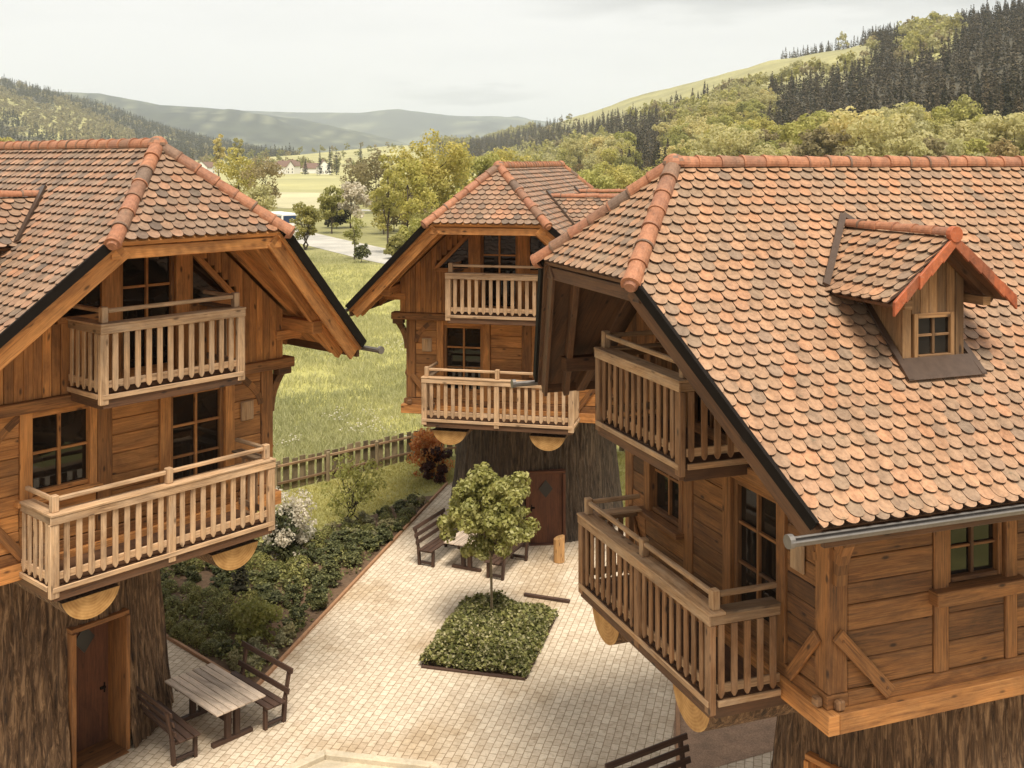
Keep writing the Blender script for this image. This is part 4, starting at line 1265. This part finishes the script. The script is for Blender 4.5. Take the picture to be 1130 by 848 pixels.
# ------------------------------------------------------------------ village
def cottage(x, Y, w, h, dep, rz, lab, tall=1.0, wall='wall_white'):
    X = at(x, Y); root = empty('village_house', (X, Y, gz(X, Y)-.2), R(rz), lab, 'house', 'houses of the far village')
    b = MB(); hw, hd = w/2, dep/2; rh = w*.48
    b.prism([(-hw, -hd, 0), (hw, -hd, 0), (hw, -hd, h), (0, -hd, h+rh), (-hw, -hd, h)], (0, dep, 0)); b.build('wall', M[wall], root)
    b = MB()
    for s in (-1, 1):
        b.hexa([(s*(hw+.5), -hd-.5, h-.35), (0, -hd-.5, h+rh+.12), (s*(hw+.5), hd+.5, h-.35), (0, hd+.5, h+rh+.12), (s*(hw+.5), -hd-.5, h-.05), (0, -hd-.5, h+rh+.42), (s*(hw+.5), hd+.5, h-.05), (0, hd+.5, h+rh+.42)])
    rf = b.build('roof', M['roof_far'], root)
    b = MB(); b.box(-.5, .1, hd*.3, hd*.3+.6, h+rh*.8, h+rh+1.4); b.build('chimney', M['roof_far'], rf)
    for u in (-hw*.5, hw*.5):
        for z in (1.0, 3.4):
            if z+1.2 < h+1: 
                b = MB(); b.box(u-.5, u+.5, -hd-.04, -hd+.02, z, z+1.2); b.build('window', M['black'], root)
for a in [(222, 830, 9, 6, 12, 15, 'white village house with its gable beside the round tree'), (231, 850, 8, 5.5, 11, 70, 'white village house half hidden by the round tree'), (212, 880, 8, 5, 10, -30, 'leftmost white village house above the roof'), (238, 900, 8, 5, 10, 10, 'farther white village house among bare trees'), (314, 840, 9, 6, 12, 60, 'village house with a broad dark roof'), (322, 860, 9, 6.5, 11, -18, 'white village house under a steep dark roof'), (306, 900, 8, 5, 10, 0, 'small village house left of the dark roofs'), (345, 880, 8, 4.5, 13, 80, 'low village house between trees'), (357, 830, 10, 6, 14, 15, 'white gabled house at the right end of the village'), (290, 960, 9, 5.5, 11, 40, 'distant village house behind the brownish tree'), (333, 980, 9, 5, 12, 75, 'distant long-roofed village house')]:
    cottage(*a)
# the bus on the road
br = empty('bus', (-35.2, 163.5, .03), R(122), 'white and dark blue bus stopped on the road beside a slender tree', 'bus')
b = MB(); b.box(-3.4, 3.4, -1.15, 1.15, .45, 2.75, 0); b.build('body', M['wall_white'], br, .15)
b = MB(); b.box(-2.9, 2.6, -1.17, 1.17, 1.45, 2.35); b.box(3.35, 3.42, -1.0, 1.0, 1.3, 2.4); b.box(-3.42, -3.35, -1.0, 1.0, 1.3, 2.4); b.build('window', plain('blue_glass', (.02, .04, .09), .15), br, .02)
for sx in (-2.2, 2.2):
    for sy in (-1.0, 1.0):
        b = MB(); b.tube((sx, sy-.15, .45), (sx, sy+.15, .45), .45, .45, 16); b.build('wheel', M['black'], br)

# ------------------------------------------------------------------ meadow and lawn grass
def blades(n, X, Y, z, hmin, hmax, w, lean=.35, per=5, spread=.12):
    X = np.repeat(X, per) + nrg.normal(size=n*per)*spread; Y = np.repeat(Y, per) + nrg.normal(size=n*per)*spread
    k = n*per; h = nrg.uniform(hmin, hmax, k); a = nrg.uniform(0, 6.283, k); l = nrg.normal(size=(k, 2))*lean*h[:, None]
    dx, dy = np.cos(a)*w, np.sin(a)*w
    z = np.full(k, z)
    V = np.stack([np.stack([X-dx, Y-dy, z], 1), np.stack([X+dx, Y+dy, z], 1), np.stack([X+l[:, 0]+dx*.25, Y+l[:, 1]+dy*.25, z+h], 1), np.stack([X+l[:, 0]-dx*.25, Y+l[:, 1]-dy*.25, z+h], 1)], 1).reshape(-1, 3)
    return V, np.arange(k*4).reshape(-1, 4)
def scatter(n, y0, y1, xa, xb, power=1.):
    Y = y0*(y1/y0)**(nrg.uniform(0, 1, n)**power); f = nrg.uniform(0, 1, n)
    return (xa(Y)+(xb(Y)-xa(Y))*f), Y
X, Y = scatter(30000, 34.5, 125, lambda y: XP(285)*y-1.5, lambda y: XP(470)*y+2, 1.15)
fl = -7.68 + (Y-34.48)*(-3.57+7.68)/(38.33-34.48)
k = (X < fl-.35) | (Y > 38.9); 
rd = np.min([np.abs((X-(a[0]+(c[0]-a[0])*np.clip(((Y-a[1])/(c[1]-a[1])), 0, 1)))) + 99*((Y < min(a[1], c[1])) | (Y > max(a[1], c[1]))) for a, c in zip(rc, rc[1:])], axis=0)
k &= rd > 5.0
k &= (wob(X, Y, 25) + nrg.normal(size=len(X))*.5 > -.35)
X, Y = X[k], Y[k]
V, Fq = blades(len(X), X, Y, 0., .10, .30, .018, .5, 6, .16)
tag(np_mesh('meadow_grass', V, Fq, M['grass']), 'tall yellowish meadow grass beyond the fence', 'grass', kind='stuff')
X2, Y2 = X[::9]+nrg.normal(size=len(X[::9]))*.2, Y[::9]
kk = (Y2 < 70) & (wob(X2, Y2, 40) > .45)
C = np.stack([X2[kk], Y2[kk], nrg.uniform(.2, .36, kk.sum())], 1)
C = np.repeat(C, 3, 0)+nrg.normal(size=(len(C)*3, 3))*.07
V, Fq = leaf_quads(C, np.tile([0, -.3, 1.], (len(C), 1)), nrg.uniform(.02, .045, len(C)), 1.)
tag(np_mesh('meadow_flowers', V, Fq, M['l_white']), 'scattered white flower heads in the meadow', 'flowers', kind='stuff')
X = nrg.uniform(-12, 12, 60000); Y = nrg.uniform(28, 40, 60000)
lp = [(-12, 29.4), (-9, 29.8), (-7.3, 30.0), (-6.2, 30.6), (-5.3, 31.6), (-4.2, 32.6), (-3.3, 34.2), (-2.6, 34.6), (-2.3, 35.4), (3.4, 35), (3.3, 31.7), (12, 29.8), (12, 40.3), (-3.4, 38.4), (-7.6, 34.3), (-12, 30)]
k = np.array([inside(lp, a, c) for a, c in zip(X, Y)])
V, Fq = blades(k.sum(), X[k], Y[k], .004, .03, .09, .012, .5, 3, .05)
tag(np_mesh('lawn_grass', V, Fq, M['lawn_blade']), 'short mown lawn grass inside the fence', 'grass', kind='stuff')

# ------------------------------------------------------------------ bed planting
def bush(name, x, y, H, W, mat, label, cat='shrub', group=None, count=900, size=.05, nclump=14, sp=.6, stem=0., rmin=.26, rmax=.42, base=.01):
    root = empty(name, (x, y, base), rng.uniform(0, 6.28), label, cat, group)
    rz = H*.62
    V, F_, C = crown(count, size, W/2, rz, H-rz*.98, nclump, rmin, rmax, sp)
    V[:, 2] = np.maximum(V[:, 2], .01)
    np_mesh('foliage', V, F_, mat, root)
    b = MB()
    for q in range(4):
        tp = C[q % len(C)]; b.chain([(0, 0, 0), (tp[0]*.4, tp[1]*.4, abs(tp[2])*.5), tuple(tp)], [.02, .014, .006], 5)
    b.build('stem', M['treebark'], root, smooth=True)
    return root
ws = bush('flowering_shrub', -6.11, 29.1, 1.95, 1.75, M['l_white'], 'white blossoming shrub with dark leaves beside the balcony end', count=3200, size=.05, nclump=34, sp=.9)
for c in ws.children:
    if c.name.startswith('foliage'): c.name = 'blossom'
wd = bush('flowering_shrub', -5.95, 29.25, 1.45, 1.25, M['l_deep'], 'dark leaves', count=2600, size=.06, nclump=24)
for c in list(wd.children): c.parent = ws; c.location = (.1, .1, 0)
bpy.data.objects.remove(wd)
bl = empty('young_tree', (-4.72, 31.48, .01), 0, 'airy lime green young tree on the lawn edge before the fence', 'tree')
V, F_, C = crown(1500, .055, .98, .78, 1.2, 34, .18, .34, .9); np_mesh('crown', V, F_, M['l_lime'], bl)
for _ in range(3): trunk_mesh('trunk', .95, .035, 12, bl, .7, C[_::3])
bush('red_shrub', -2.77, 36.25, 1.68, 1.6, M['l_red'], 'orange red leaved shrub by the fence and grey trunk', count=2600, size=.055, nclump=30, sp=.8)
bush('maroon_shrub', -2.55, 35.95, 1.25, 1.05, M['l_maroon'], 'dark maroon shrub inside the orange red one', count=1900, size=.055)
bush('golden_shrub', -5.77, 23.95, .95, 1.15, M['l_lime'], 'golden green rounded shrub at the tip of the bed behind the bench', count=2600, size=.045, nclump=26)
dk = empty('dwarf_conifer', (-6.75, 26.54, .01), 0, 'narrow dark dwarf conifer standing in the bed', 'shrub')
V, F_ = conifer(1300, 1.5, .26, .06, .02); V[:, 2] = np.maximum(V[:, 2], .02); np_mesh('crown', V, F_, M['l_darkcon'], dk); trunk_mesh('trunk', 1.3, .03, 0, dk, .01)
def cushion(name, x, y, H, W, mat, label, cat, group, count, size):
    root = empty(name, (x, y, .01), 0, label, cat, group)
    d = unit(nrg.normal(size=(count, 3))); d[:, 2] = np.abs(d[:, 2])
    rr = nrg.uniform(.86, 1.04, (count, 1))*(1+.06*np.sin(d[:, :1]*9)*np.cos(d[:, 1:2]*8))
    P = d*rr*np.array([W/2, W/2, H])
    V, F_ = leaf_quads(P, unit(d+nrg.normal(size=(count, 3))*.22), size*nrg.uniform(.7, 1.3, count))
    V[:, 2] = np.maximum(V[:, 2], .0); np_mesh('foliage', V, F_, mat, root)
    b = MB(); b.chain([(0, 0, 0), (.02, 0, H*.5), (0, .02, H*.8)], [.03, .02, .01], 5); b.build('stem', M['treebark'], root)
    return root
def inbed(x, y, pad=.25):
    if not inside(bedpts, x, y): return False
    for i in range(len(bedpts)):
        a, c = Vector(bedpts[i-1]), Vector(bedpts[i]); p = Vector((x, y)); t = max(0, min(1, (p-a).dot(c-a)/(c-a).length_squared))
        if (a+(c-a)*t-p).length < pad: return False
    return True
# cushions of clipped box, loose lavender and low shrubs
prot = {}
taken = []
KIND = {'box': ('box_cushion', 'l_box', 'green clipped cushion shrub in the group behind the picnic table', 'cushion shrubs of the bed', 900, .030),
        'lav': ('lavender_clump', 'l_grey', 'grey green lavender clump in the shrub bed', 'lavender clumps of the bed', 700, .038),
        'low': ('low_shrub', 'l_deep', 'dark green low shrub along the path side of the bed', 'low dark shrubs of the bed', 1000, .038)}
def place(kind, x, y, W, H):
    if not inbed(x, y, W*.42): return
    for a, c, w in taken:
        if (a-x)**2+(c-y)**2 < ((w+W)*(.42 if kind == 'box' else .40))**2: return
    taken.append((x, y, W))
    nm, mk, lb, gp, cnt, sz = KIND[kind]
    if kind not in prot: prot[kind] = []
    if len(prot[kind]) < 3:
        o = cushion(nm, x, y, .5, .6, M[mk], lb, 'shrub', gp, cnt, sz) if kind == 'box' else bush(nm, x, y, .5, .6, M[mk], lb, 'shrub', gp, cnt, sz, 16, .6)
        prot[kind].append(o)
    else:
        o = copy_tree(rng.choice(prot[kind])); o.location = (x, y, .01); o.rotation_euler = (0, 0, rng.uniform(0, 6.28))
    o.scale = (W/.6, W/.6, H/.5*.8)
taken += [(-6.1, 29.1, 1.5), (-5.77, 23.95, 1.2), (-6.75, 26.54, .5)]
for _ in range(4200):
    x, y = rng.uniform(-12, -2), rng.uniform(21.7, 34.3)
    f = (y-21.65)/13.8; edge = -5.23+3.07*f; d = edge - x          # distance in from the path
    if y < 24.2 and d < 1.3: kind, W, H = ('lav', rng.uniform(.4, .6), rng.uniform(.35, .5))
    elif y < 27.4 and d > 1.4 and x < -6.2 and y < 26.9: kind, W, H = ('box', rng.uniform(.32, .54), rng.uniform(.26, .40))
    elif y > 30.3: kind, W, H = (rng.choice(('lav', 'low', 'box')), rng.uniform(.3, .6), rng.uniform(.25, .4))
    elif y > 27.3 and d > 1.6: kind, W, H = ('low' if rng.random() < .7 else 'box', rng.uniform(.5, .8), rng.uniform(.4, .6))
    else: kind, W, H = ('low', rng.uniform(.45, .75), rng.uniform(.32, .52))
    place(kind, x, y, W, H)
print('bed shrubs', len(taken))
n = 40000
X = nrg.uniform(-12, -2.2, n); Y = nrg.uniform(21.7, 34.2, n)
k = np.array([inbed(a, c, .14) for a, c in zip(X, Y)]) & (wob(X, Y, 140)+nrg.normal(size=n)*.3 > .12)
P = np.stack([X[k], Y[k], nrg.uniform(.03, .22, k.sum())], 1)
V, F_ = leaf_quads(P, unit(nrg.normal(size=P.shape)*.6+[0, 0, 1]), nrg.uniform(.03, .06, len(P)))
tag(np_mesh('ground_cover', V, F_, M['l_box']), 'low leafy ground cover between the shrubs of the bed', 'ground cover', kind='stuff')

# square bed with the round maple
ba, bb, b0 = Vector((.970, -.243)), Vector((.243, .970)), Vector((-1.86, 22.66))
def sq(u, v): p = b0+ba*u+bb*v; return (p.x, p.y)
sheet('tree_pit', [sq(0, 0), sq(2.16, 0), sq(2.16, 2.95), sq(0, 2.95)], .020, M['soil'], 'soil square around the maple', 'soil')
b = MB()
for p, q in (((-.05, -.04), (2.21, -.04)), ((2.2, .0), (2.2, 2.95)), ((2.21, 2.99), (-.05, 2.99)), ((-.04, 2.95), (-.04, 0))):
    b.beam((*sq(*p), .035), (*sq(*q), .035), .06, .055)
tag(b.build('bed_edging', M['bench'], bevel=.01), 'dark timber edging around the square planted bed', 'edging')
n = 22000
U_ = nrg.uniform(-.10, 2.24, n); V_ = nrg.uniform(-.02, 3.05, n)
hum = .52 + .12*np.sin(U_*4.3+1)*np.cos(V_*3.7) + .06*np.sin(U_*11)*np.sin(V_*9+1)
edge = np.minimum.reduce([U_+.1, 2.26-U_, V_+.05, 3.06-V_]); hum *= np.clip(.30+edge*1.5, 0, 1.05)
Z = hum*nrg.uniform(.15, 1.08, n)**.5
P = np.stack([b0.x+ba.x*U_+bb.x*V_, b0.y+ba.y*U_+bb.y*V_, Z+.02], 1)+nrg.normal(size=(n, 3))*.02
N = unit(nrg.normal(size=(n, 3))*.6+[0, 0, .8])
V, F_ = leaf_quads(P[:14000], N[:14000], nrg.uniform(.03, .06, 14000))
tag(np_mesh('ground_cover', V, F_, M['l_box']), 'dense green shrubs filling the square bed under the maple', 'ground cover', kind='stuff')
V, F_ = leaf_quads(P[14000:], N[14000:], nrg.uniform(.025, .05, n-14000))
tag(np_mesh('ground_cover', V, F_, M['l_grey']), 'pale leaf tips over the square bed under the maple', 'ground cover', kind='stuff')
mp = empty('maple_tree', (-.47, 24.4, .02), .4, 'young round-crowned maple on a slim stem in the square bed', 'tree')
C, r = clumps(110, 1.2, 1.08, 2.66, .12, .25)
V, F_ = fill(C, r, 13000, .056, .6, .8); np_mesh('crown', V, F_, M['l_maple'], mp)
b = MB(); b.chain([(0, 0, 0), (.01, .01, .8), (-.01, 0, 1.5), (0, 0, 2.1), (.03, 0, 2.7)], [.038, .032, .03, .026, .016], 8)
for q in range(26): b.chain([(0, 0, rng.uniform(1.6, 2.2)), tuple(C[q]*.6+np.array([0, 0, .75])), tuple(C[q])], [.02, .013, .005], 5)
b.build('trunk', M['fence'], mp, smooth=True)

# ------------------------------------------------------------------ fence, post, drain bar
def fence(pts, label):
    pts = [Vector(p) for p in pts]
    root = empty('wooden_fence', (*pts[0], 0), 0, label, 'fence')
    o = pts[0]
    pb = MB(); rl = MB()
    for a, c in zip(pts, pts[1:]):
        L = (c-a).length; d = (c-a)/L; n = int(L/.30); ang = math.atan2(d.y, d.x)
        for i in range(n):
            p = a-o+d*(i+.5)*L/n; h = 1.03+rng.uniform(-.04, .05); w = rng.uniform(.095, .125)
            q = Vector((d.x, d.y, 0)); s = Vector((-d.y, d.x, 0)); P0 = Vector((p.x, p.y, .03)); lean = q*rng.uniform(-.02, .02)
            pb.hexa([P0+q*((w if k & 1 else -w))+s*(.025 if k & 2 else 0)+(Vector((0, 0, h-.03))+lean if k & 4 else Vector()) for k in range(8)], 2)
        s = Vector((-d.y, d.x))*-.045
        for z in (.30, .86): rl.beam((*(a-o+s), z), (*(c-o+s), z), .06, .075)
        m = int(L/2.0)
        for i in range(m+1):
            p = a-o+d*min(i*2.0, L)+s*2.2; b = MB(); b.box(p.x-.055, p.x+.055, p.y-.055, p.y+.055, 0, 1.0, 2); b.build('post', M['fence'], root, .01)
    pb.build('paling', M['fence'], root, .006); rl.build('rail', M['tan'], root, .006)
fence([(-19, 25.6), (-13.2, 29.9), (-7.68, 34.48), (-3.57, 38.33), (.5, 40.0), (4.2, 39.4), (14, 37.0)], 'weathered brown paling fence between the lawn and the meadow')
b = MB(); b.tube((0, 0, 0), (0, 0, .66), .15, .15, 14)
sp_ = empty('wooden_bollard', (1.26, 28.6, .012), 0, 'short pale round log post standing by the diamond-windowed door', 'post')
b.v = [(x, y, z+(x*.35 if z > .5 else 0)) for x, y, z in b.v]; b.build('log', M['post'], sp_, .012)
b = MB(); b.beam((.30, 26.35, .055), (1.40, 25.93, .055), .09, .07); tag(b.build('timber_bar', M['bench'], bevel=.008), 'dark straight timber bar lying on the pavers beyond the square bed', 'timber')
# raised kerb ring in front
kp = [(-3.39, 19.25), (-1.35, 18.85), (-.2, 17.4), (-.35, 15.7), (-1.8, 14.6), (-3.7, 14.8), (-5.0, 16.1), (-4.75, 17.95)]
b = MB(); k = len(kp); cen = Vector((sum(p[0] for p in kp)/k, sum(p[1] for p in kp)/k))
inn = [tuple(cen+(Vector(p)-cen)*.925) for p in kp]
for i in range(k):
    j = (i+1) % k
    lo, hi = .012, .16
    b.hexa([(*kp[i], lo), (*kp[j], lo), (*inn[i], lo), (*inn[j], lo), (*kp[i], hi), (*kp[j], hi), (*inn[i], hi), (*inn[j], hi)])
tag(b.build('stone_kerb', M['kerb'], bevel=.02), 'low pale stone kerb ring set in the paving at the near edge', 'kerb')
sheet('sand_fill', inn, .06, M['kerb'], 'pale sandy fill inside the stone kerb ring', 'sand')

# ------------------------------------------------------------------ tables and benches
def table(loc, yaw, label):
    r = empty('picnic_table', loc, R(yaw), label, 'table', 'outdoor tables')
    b = MB(); n = 7
    for i in range(n): b.box(-.94, .94, -.52+1.04*i/n+.006, -.52+1.04*(i+1)/n-.006, .71, .745+rng.uniform(-.002, .002), 0)
    b.build('tabletop', M['tabletop'], r, .006)
    for x in (-.62, .62):
        b = MB()
        b.box(x-.05, x+.05, -.42, .42, 0, .075, 1); b.box(x-.05, x+.05, -.45, .45, .63, .705, 1)
        b.box(x-.045, x+.045, -.15, -.04, .077, .628, 2); b.box(x-.045, x+.045, .04, .15, .077, .628, 2)
        b.build('leg', M['bench'], r, .006)
    b = MB(); b.box(-.57, .57, -.035, .035, .26, .36, 0); b.build('stretcher', M['bench'], r, .006)
    return r
def bench(loc, yaw, label, L=1.75, rails=3):
    r = empty('park_bench', loc, R(yaw), label, 'bench', 'dark slatted benches')
    b = MB()
    for i in range(3): b.box(-L/2, L/2, -.19+i*.145, -.065+i*.145, .425, .46, 0)
    b.build('seat', M['bench'], r, .006)
    b = MB()
    for i in range(rails):
        z = .56+i*(.36/(rails-1) if rails > 1 else 0); y = -.225-(z-.45)*.22
        b.hexa([((L/2 if q & 1 else -L/2), y+.02+(.0 if q & 2 else -.032)-(.022 if q & 4 else 0), z+(.095 if q & 4 else 0)) for q in range(8)], 0)
    b.build('backrest', M['bench'], r, .005)
    for x in (-L/2+.14, L/2-.14):
        b = MB()
        b.beam((x, -.225, 0), (x, -.26, .46), .085, .07, (0, 1, 0)); b.beam((x, -.26, .45), (x, -.365, .98), .085, .05, (0, 1, 0))
        b.box(x-.042, x+.042, .15, .215, 0, .36, 2); b.box(x-.042, x+.042, -.215, .215, .362, .422, 1); b.box(x-.035, x+.035, -.185, .148, .06, .115, 1)
        b.build('leg', M['bench'], r, .006)
    return r
zp = .012
table((-5.64, 20.26, zp), -43.4, 'long grey-topped picnic table between two benches beside the near left trunk')
bench((-5.06, 20.80, zp), 136.6, 'dark bench with two back rails in front of the bed, beside the long table', rails=2)
bench((-6.35, 19.66, zp), -46, 'dark bench with its back to the trunk door of the near left house')
table((-.93, 28.63, zp), 65.2, 'picnic table half hidden behind the round maple')
bench((-1.94, 28.97, zp), -114.8, 'dark bench facing right, left of the table behind the maple')
bench((-.14, 28.1, zp), 65.2, 'dark bench right of the table behind the maple, before the door')
bench((2.42, 17.40, zp), 212.7, 'dark bench cut off by the bottom edge, below the near lower balcony')

# ------------------------------------------------------------------ sky, sun, haze, camera
w = bpy.data.worlds.new('World'); S.world = w; w.use_nodes = True
nt = w.node_tree; nt.nodes.clear()
out = nt.nodes.new('ShaderNodeOutputWorld'); bg = nt.nodes.new('ShaderNodeBackground'); nt.links.new(bg.outputs[0], out.inputs[0])
SUN_AZ, SUN_EL = -76.0, 64.0
sx, sy = math.cos(R(SUN_AZ)), math.sin(R(SUN_AZ))
sky = nt.nodes.new('ShaderNodeTexSky'); sky.sky_type = 'NISHITA'; sky.sun_disc = False
sky.sun_elevation = R(SUN_EL); sky.sun_rotation = math.atan2(sx, sy)
tc_ = nt.nodes.new('ShaderNodeTexCoord'); mpn = nt.nodes.new('ShaderNodeMapping'); mpn.inputs['Scale'].default_value = (1.5, 1.0, 7.5); mpn.inputs['Location'].default_value = (.35, .2, .15)
nt.links.new(tc_.outputs['Generated'], mpn.inputs[0])
nz_ = nt.nodes.new('ShaderNodeTexNoise'); nz_.inputs['Scale'].default_value = 1.6; nz_.inputs['Detail'].default_value = 6; nz_.inputs['Roughness'].default_value = .52
nt.links.new(mpn.outputs[0], nz_.inputs['Vector'])
rp = nt.nodes.new('ShaderNodeValToRGB'); e = rp.color_ramp.elements
e[0].position = .34; e[0].color = (8.6, 8.5, 8.3, 1); e[1].position = .52; e[1].color = (9.3, 9.15, 8.9, 1)
nt.links.new(nz_.outputs['Fac'], rp.inputs[0])
mxn = nt.nodes.new('ShaderNodeMix'); mxn.data_type = 'RGBA'; mxn.inputs[0].default_value = .93
sx_ = nt.nodes.new('ShaderNodeSeparateXYZ'); nt.links.new(tc_.outputs['Generated'], sx_.inputs[0])
def wm(op, a, b):
    n = nt.nodes.new('ShaderNodeMath'); n.operation = op
    for k, v in enumerate((a, b)):
        if hasattr(v, 'is_output'): nt.links.new(v, n.inputs[k])
        else: n.inputs[k].default_value = v
    return n.outputs[0]
def wr(v, a, b):
    n = nt.nodes.new('ShaderNodeMapRange'); n.interpolation_type = 'SMOOTHSTEP'; nt.links.new(v, n.inputs[0]); n.inputs[1].default_value = a; n.inputs[2].default_value = b
    return n.outputs[0]
nb_ = nt.nodes.new('ShaderNodeTexNoise'); nb_.inputs['Scale'].default_value = 5.; nb_.inputs['Detail'].default_value = 6
nt.links.new(mpn.outputs[0], nb_.inputs['Vector'])
ze_ = wm('ADD', sx_.outputs[2], wm('MULTIPLY', wm('SUBTRACT', nb_.outputs['Fac'], .5), .07))
bank_ = wm('MULTIPLY', wr(ze_, .118, .150), wm('SUBTRACT', 1., wr(ze_, .22, .34)))
bank_ = wm('MULTIPLY', bank_, wr(sx_.outputs[0], -.05, .16))
low_ = wm('MULTIPLY', wm('MULTIPLY', wr(ze_, .050, .060), wm('SUBTRACT', 1., wr(ze_, .062, .072))), wm('MULTIPLY', wr(sx_.outputs[0], -.14, -.06), wm('SUBTRACT', 1., wr(sx_.outputs[0], -.02, .05))))
gy = nt.nodes.new('ShaderNodeMix'); gy.data_type = 'RGBA'; nt.links.new(wm('MAXIMUM', wm('MULTIPLY', bank_, .85), wm('MULTIPLY', low_, .5)), gy.inputs[0])
nt.links.new(rp.outputs[0], gy.inputs[6]); gy.inputs[7].default_value = (5.9, 5.85, 5.75, 1)
nt.links.new(sky.outputs[0], mxn.inputs[6]); nt.links.new(gy.outputs[2], mxn.inputs[7])
nt.links.new(mxn.outputs[2], bg.inputs[0]); bg.inputs[1].default_value = .10

sd = bpy.data.lights.new('sun', 'SUN'); sd.energy = 5.0; sd.angle = R(20); sd.color = (1., .93, .82)
so = link(bpy.data.objects.new('sun', sd))
dv = Vector((sx*math.cos(R(SUN_EL)), sy*math.cos(R(SUN_EL)), math.sin(R(SUN_EL))))
so.rotation_euler = dv.to_track_quat('Z', 'Y').to_euler(); so.location = (0, -20, 60)

HAZE = True
if HAZE:
    b = MB(); b.box(-20500, 20500, -400, 13500, -1.0, 480)
    hm = bpy.data.materials.new('valley_haze'); hm.use_nodes = True; n_ = hm.node_tree.nodes; n_.clear()
    o_ = n_.new('ShaderNodeOutputMaterial'); pv = n_.new('ShaderNodeVolumePrincipled'); pv.inputs['Color'].default_value = (.90, .97, 1., 1); pv.inputs['Density'].default_value = .0001; pv.inputs['Anisotropy'].default_value = .2
    hm.node_tree.links.new(pv.outputs[0], o_.inputs['Volume'])
    h_ = b.build('haze', hm); tag(h_, 'pale haze lying over the valley', 'haze', kind='stuff')

cd = bpy.data.cameras.new('camera'); cam = link(bpy.data.objects.new('camera', cd)); S.camera = cam
cam.location = (0, 0, EYE); cam.rotation_euler = (R(90), 0, 0)
cd.sensor_width = 36; cd.lens = 36*1180/1130; cd.shift_y = -(424-177.1)/1130; cd.clip_start = .1; cd.clip_end = 40000
S.view_settings.view_transform = 'Standard'; S.view_settings.look = 'None'; S.view_settings.exposure = 0.10; S.view_settings.gamma = 1
S.render.engine = 'CYCLES'; S.render.resolution_x = 1024; S.render.resolution_y = 768
S.cycles.use_denoising = True; S.cycles.max_bounces = 6; S.cycles.diffuse_bounces = 3; S.cycles.glossy_bounces = 3; S.cycles.volume_bounces = 1; S.cycles.transparent_max_bounces = 4
S.cycles.sample_clamp_indirect = 6
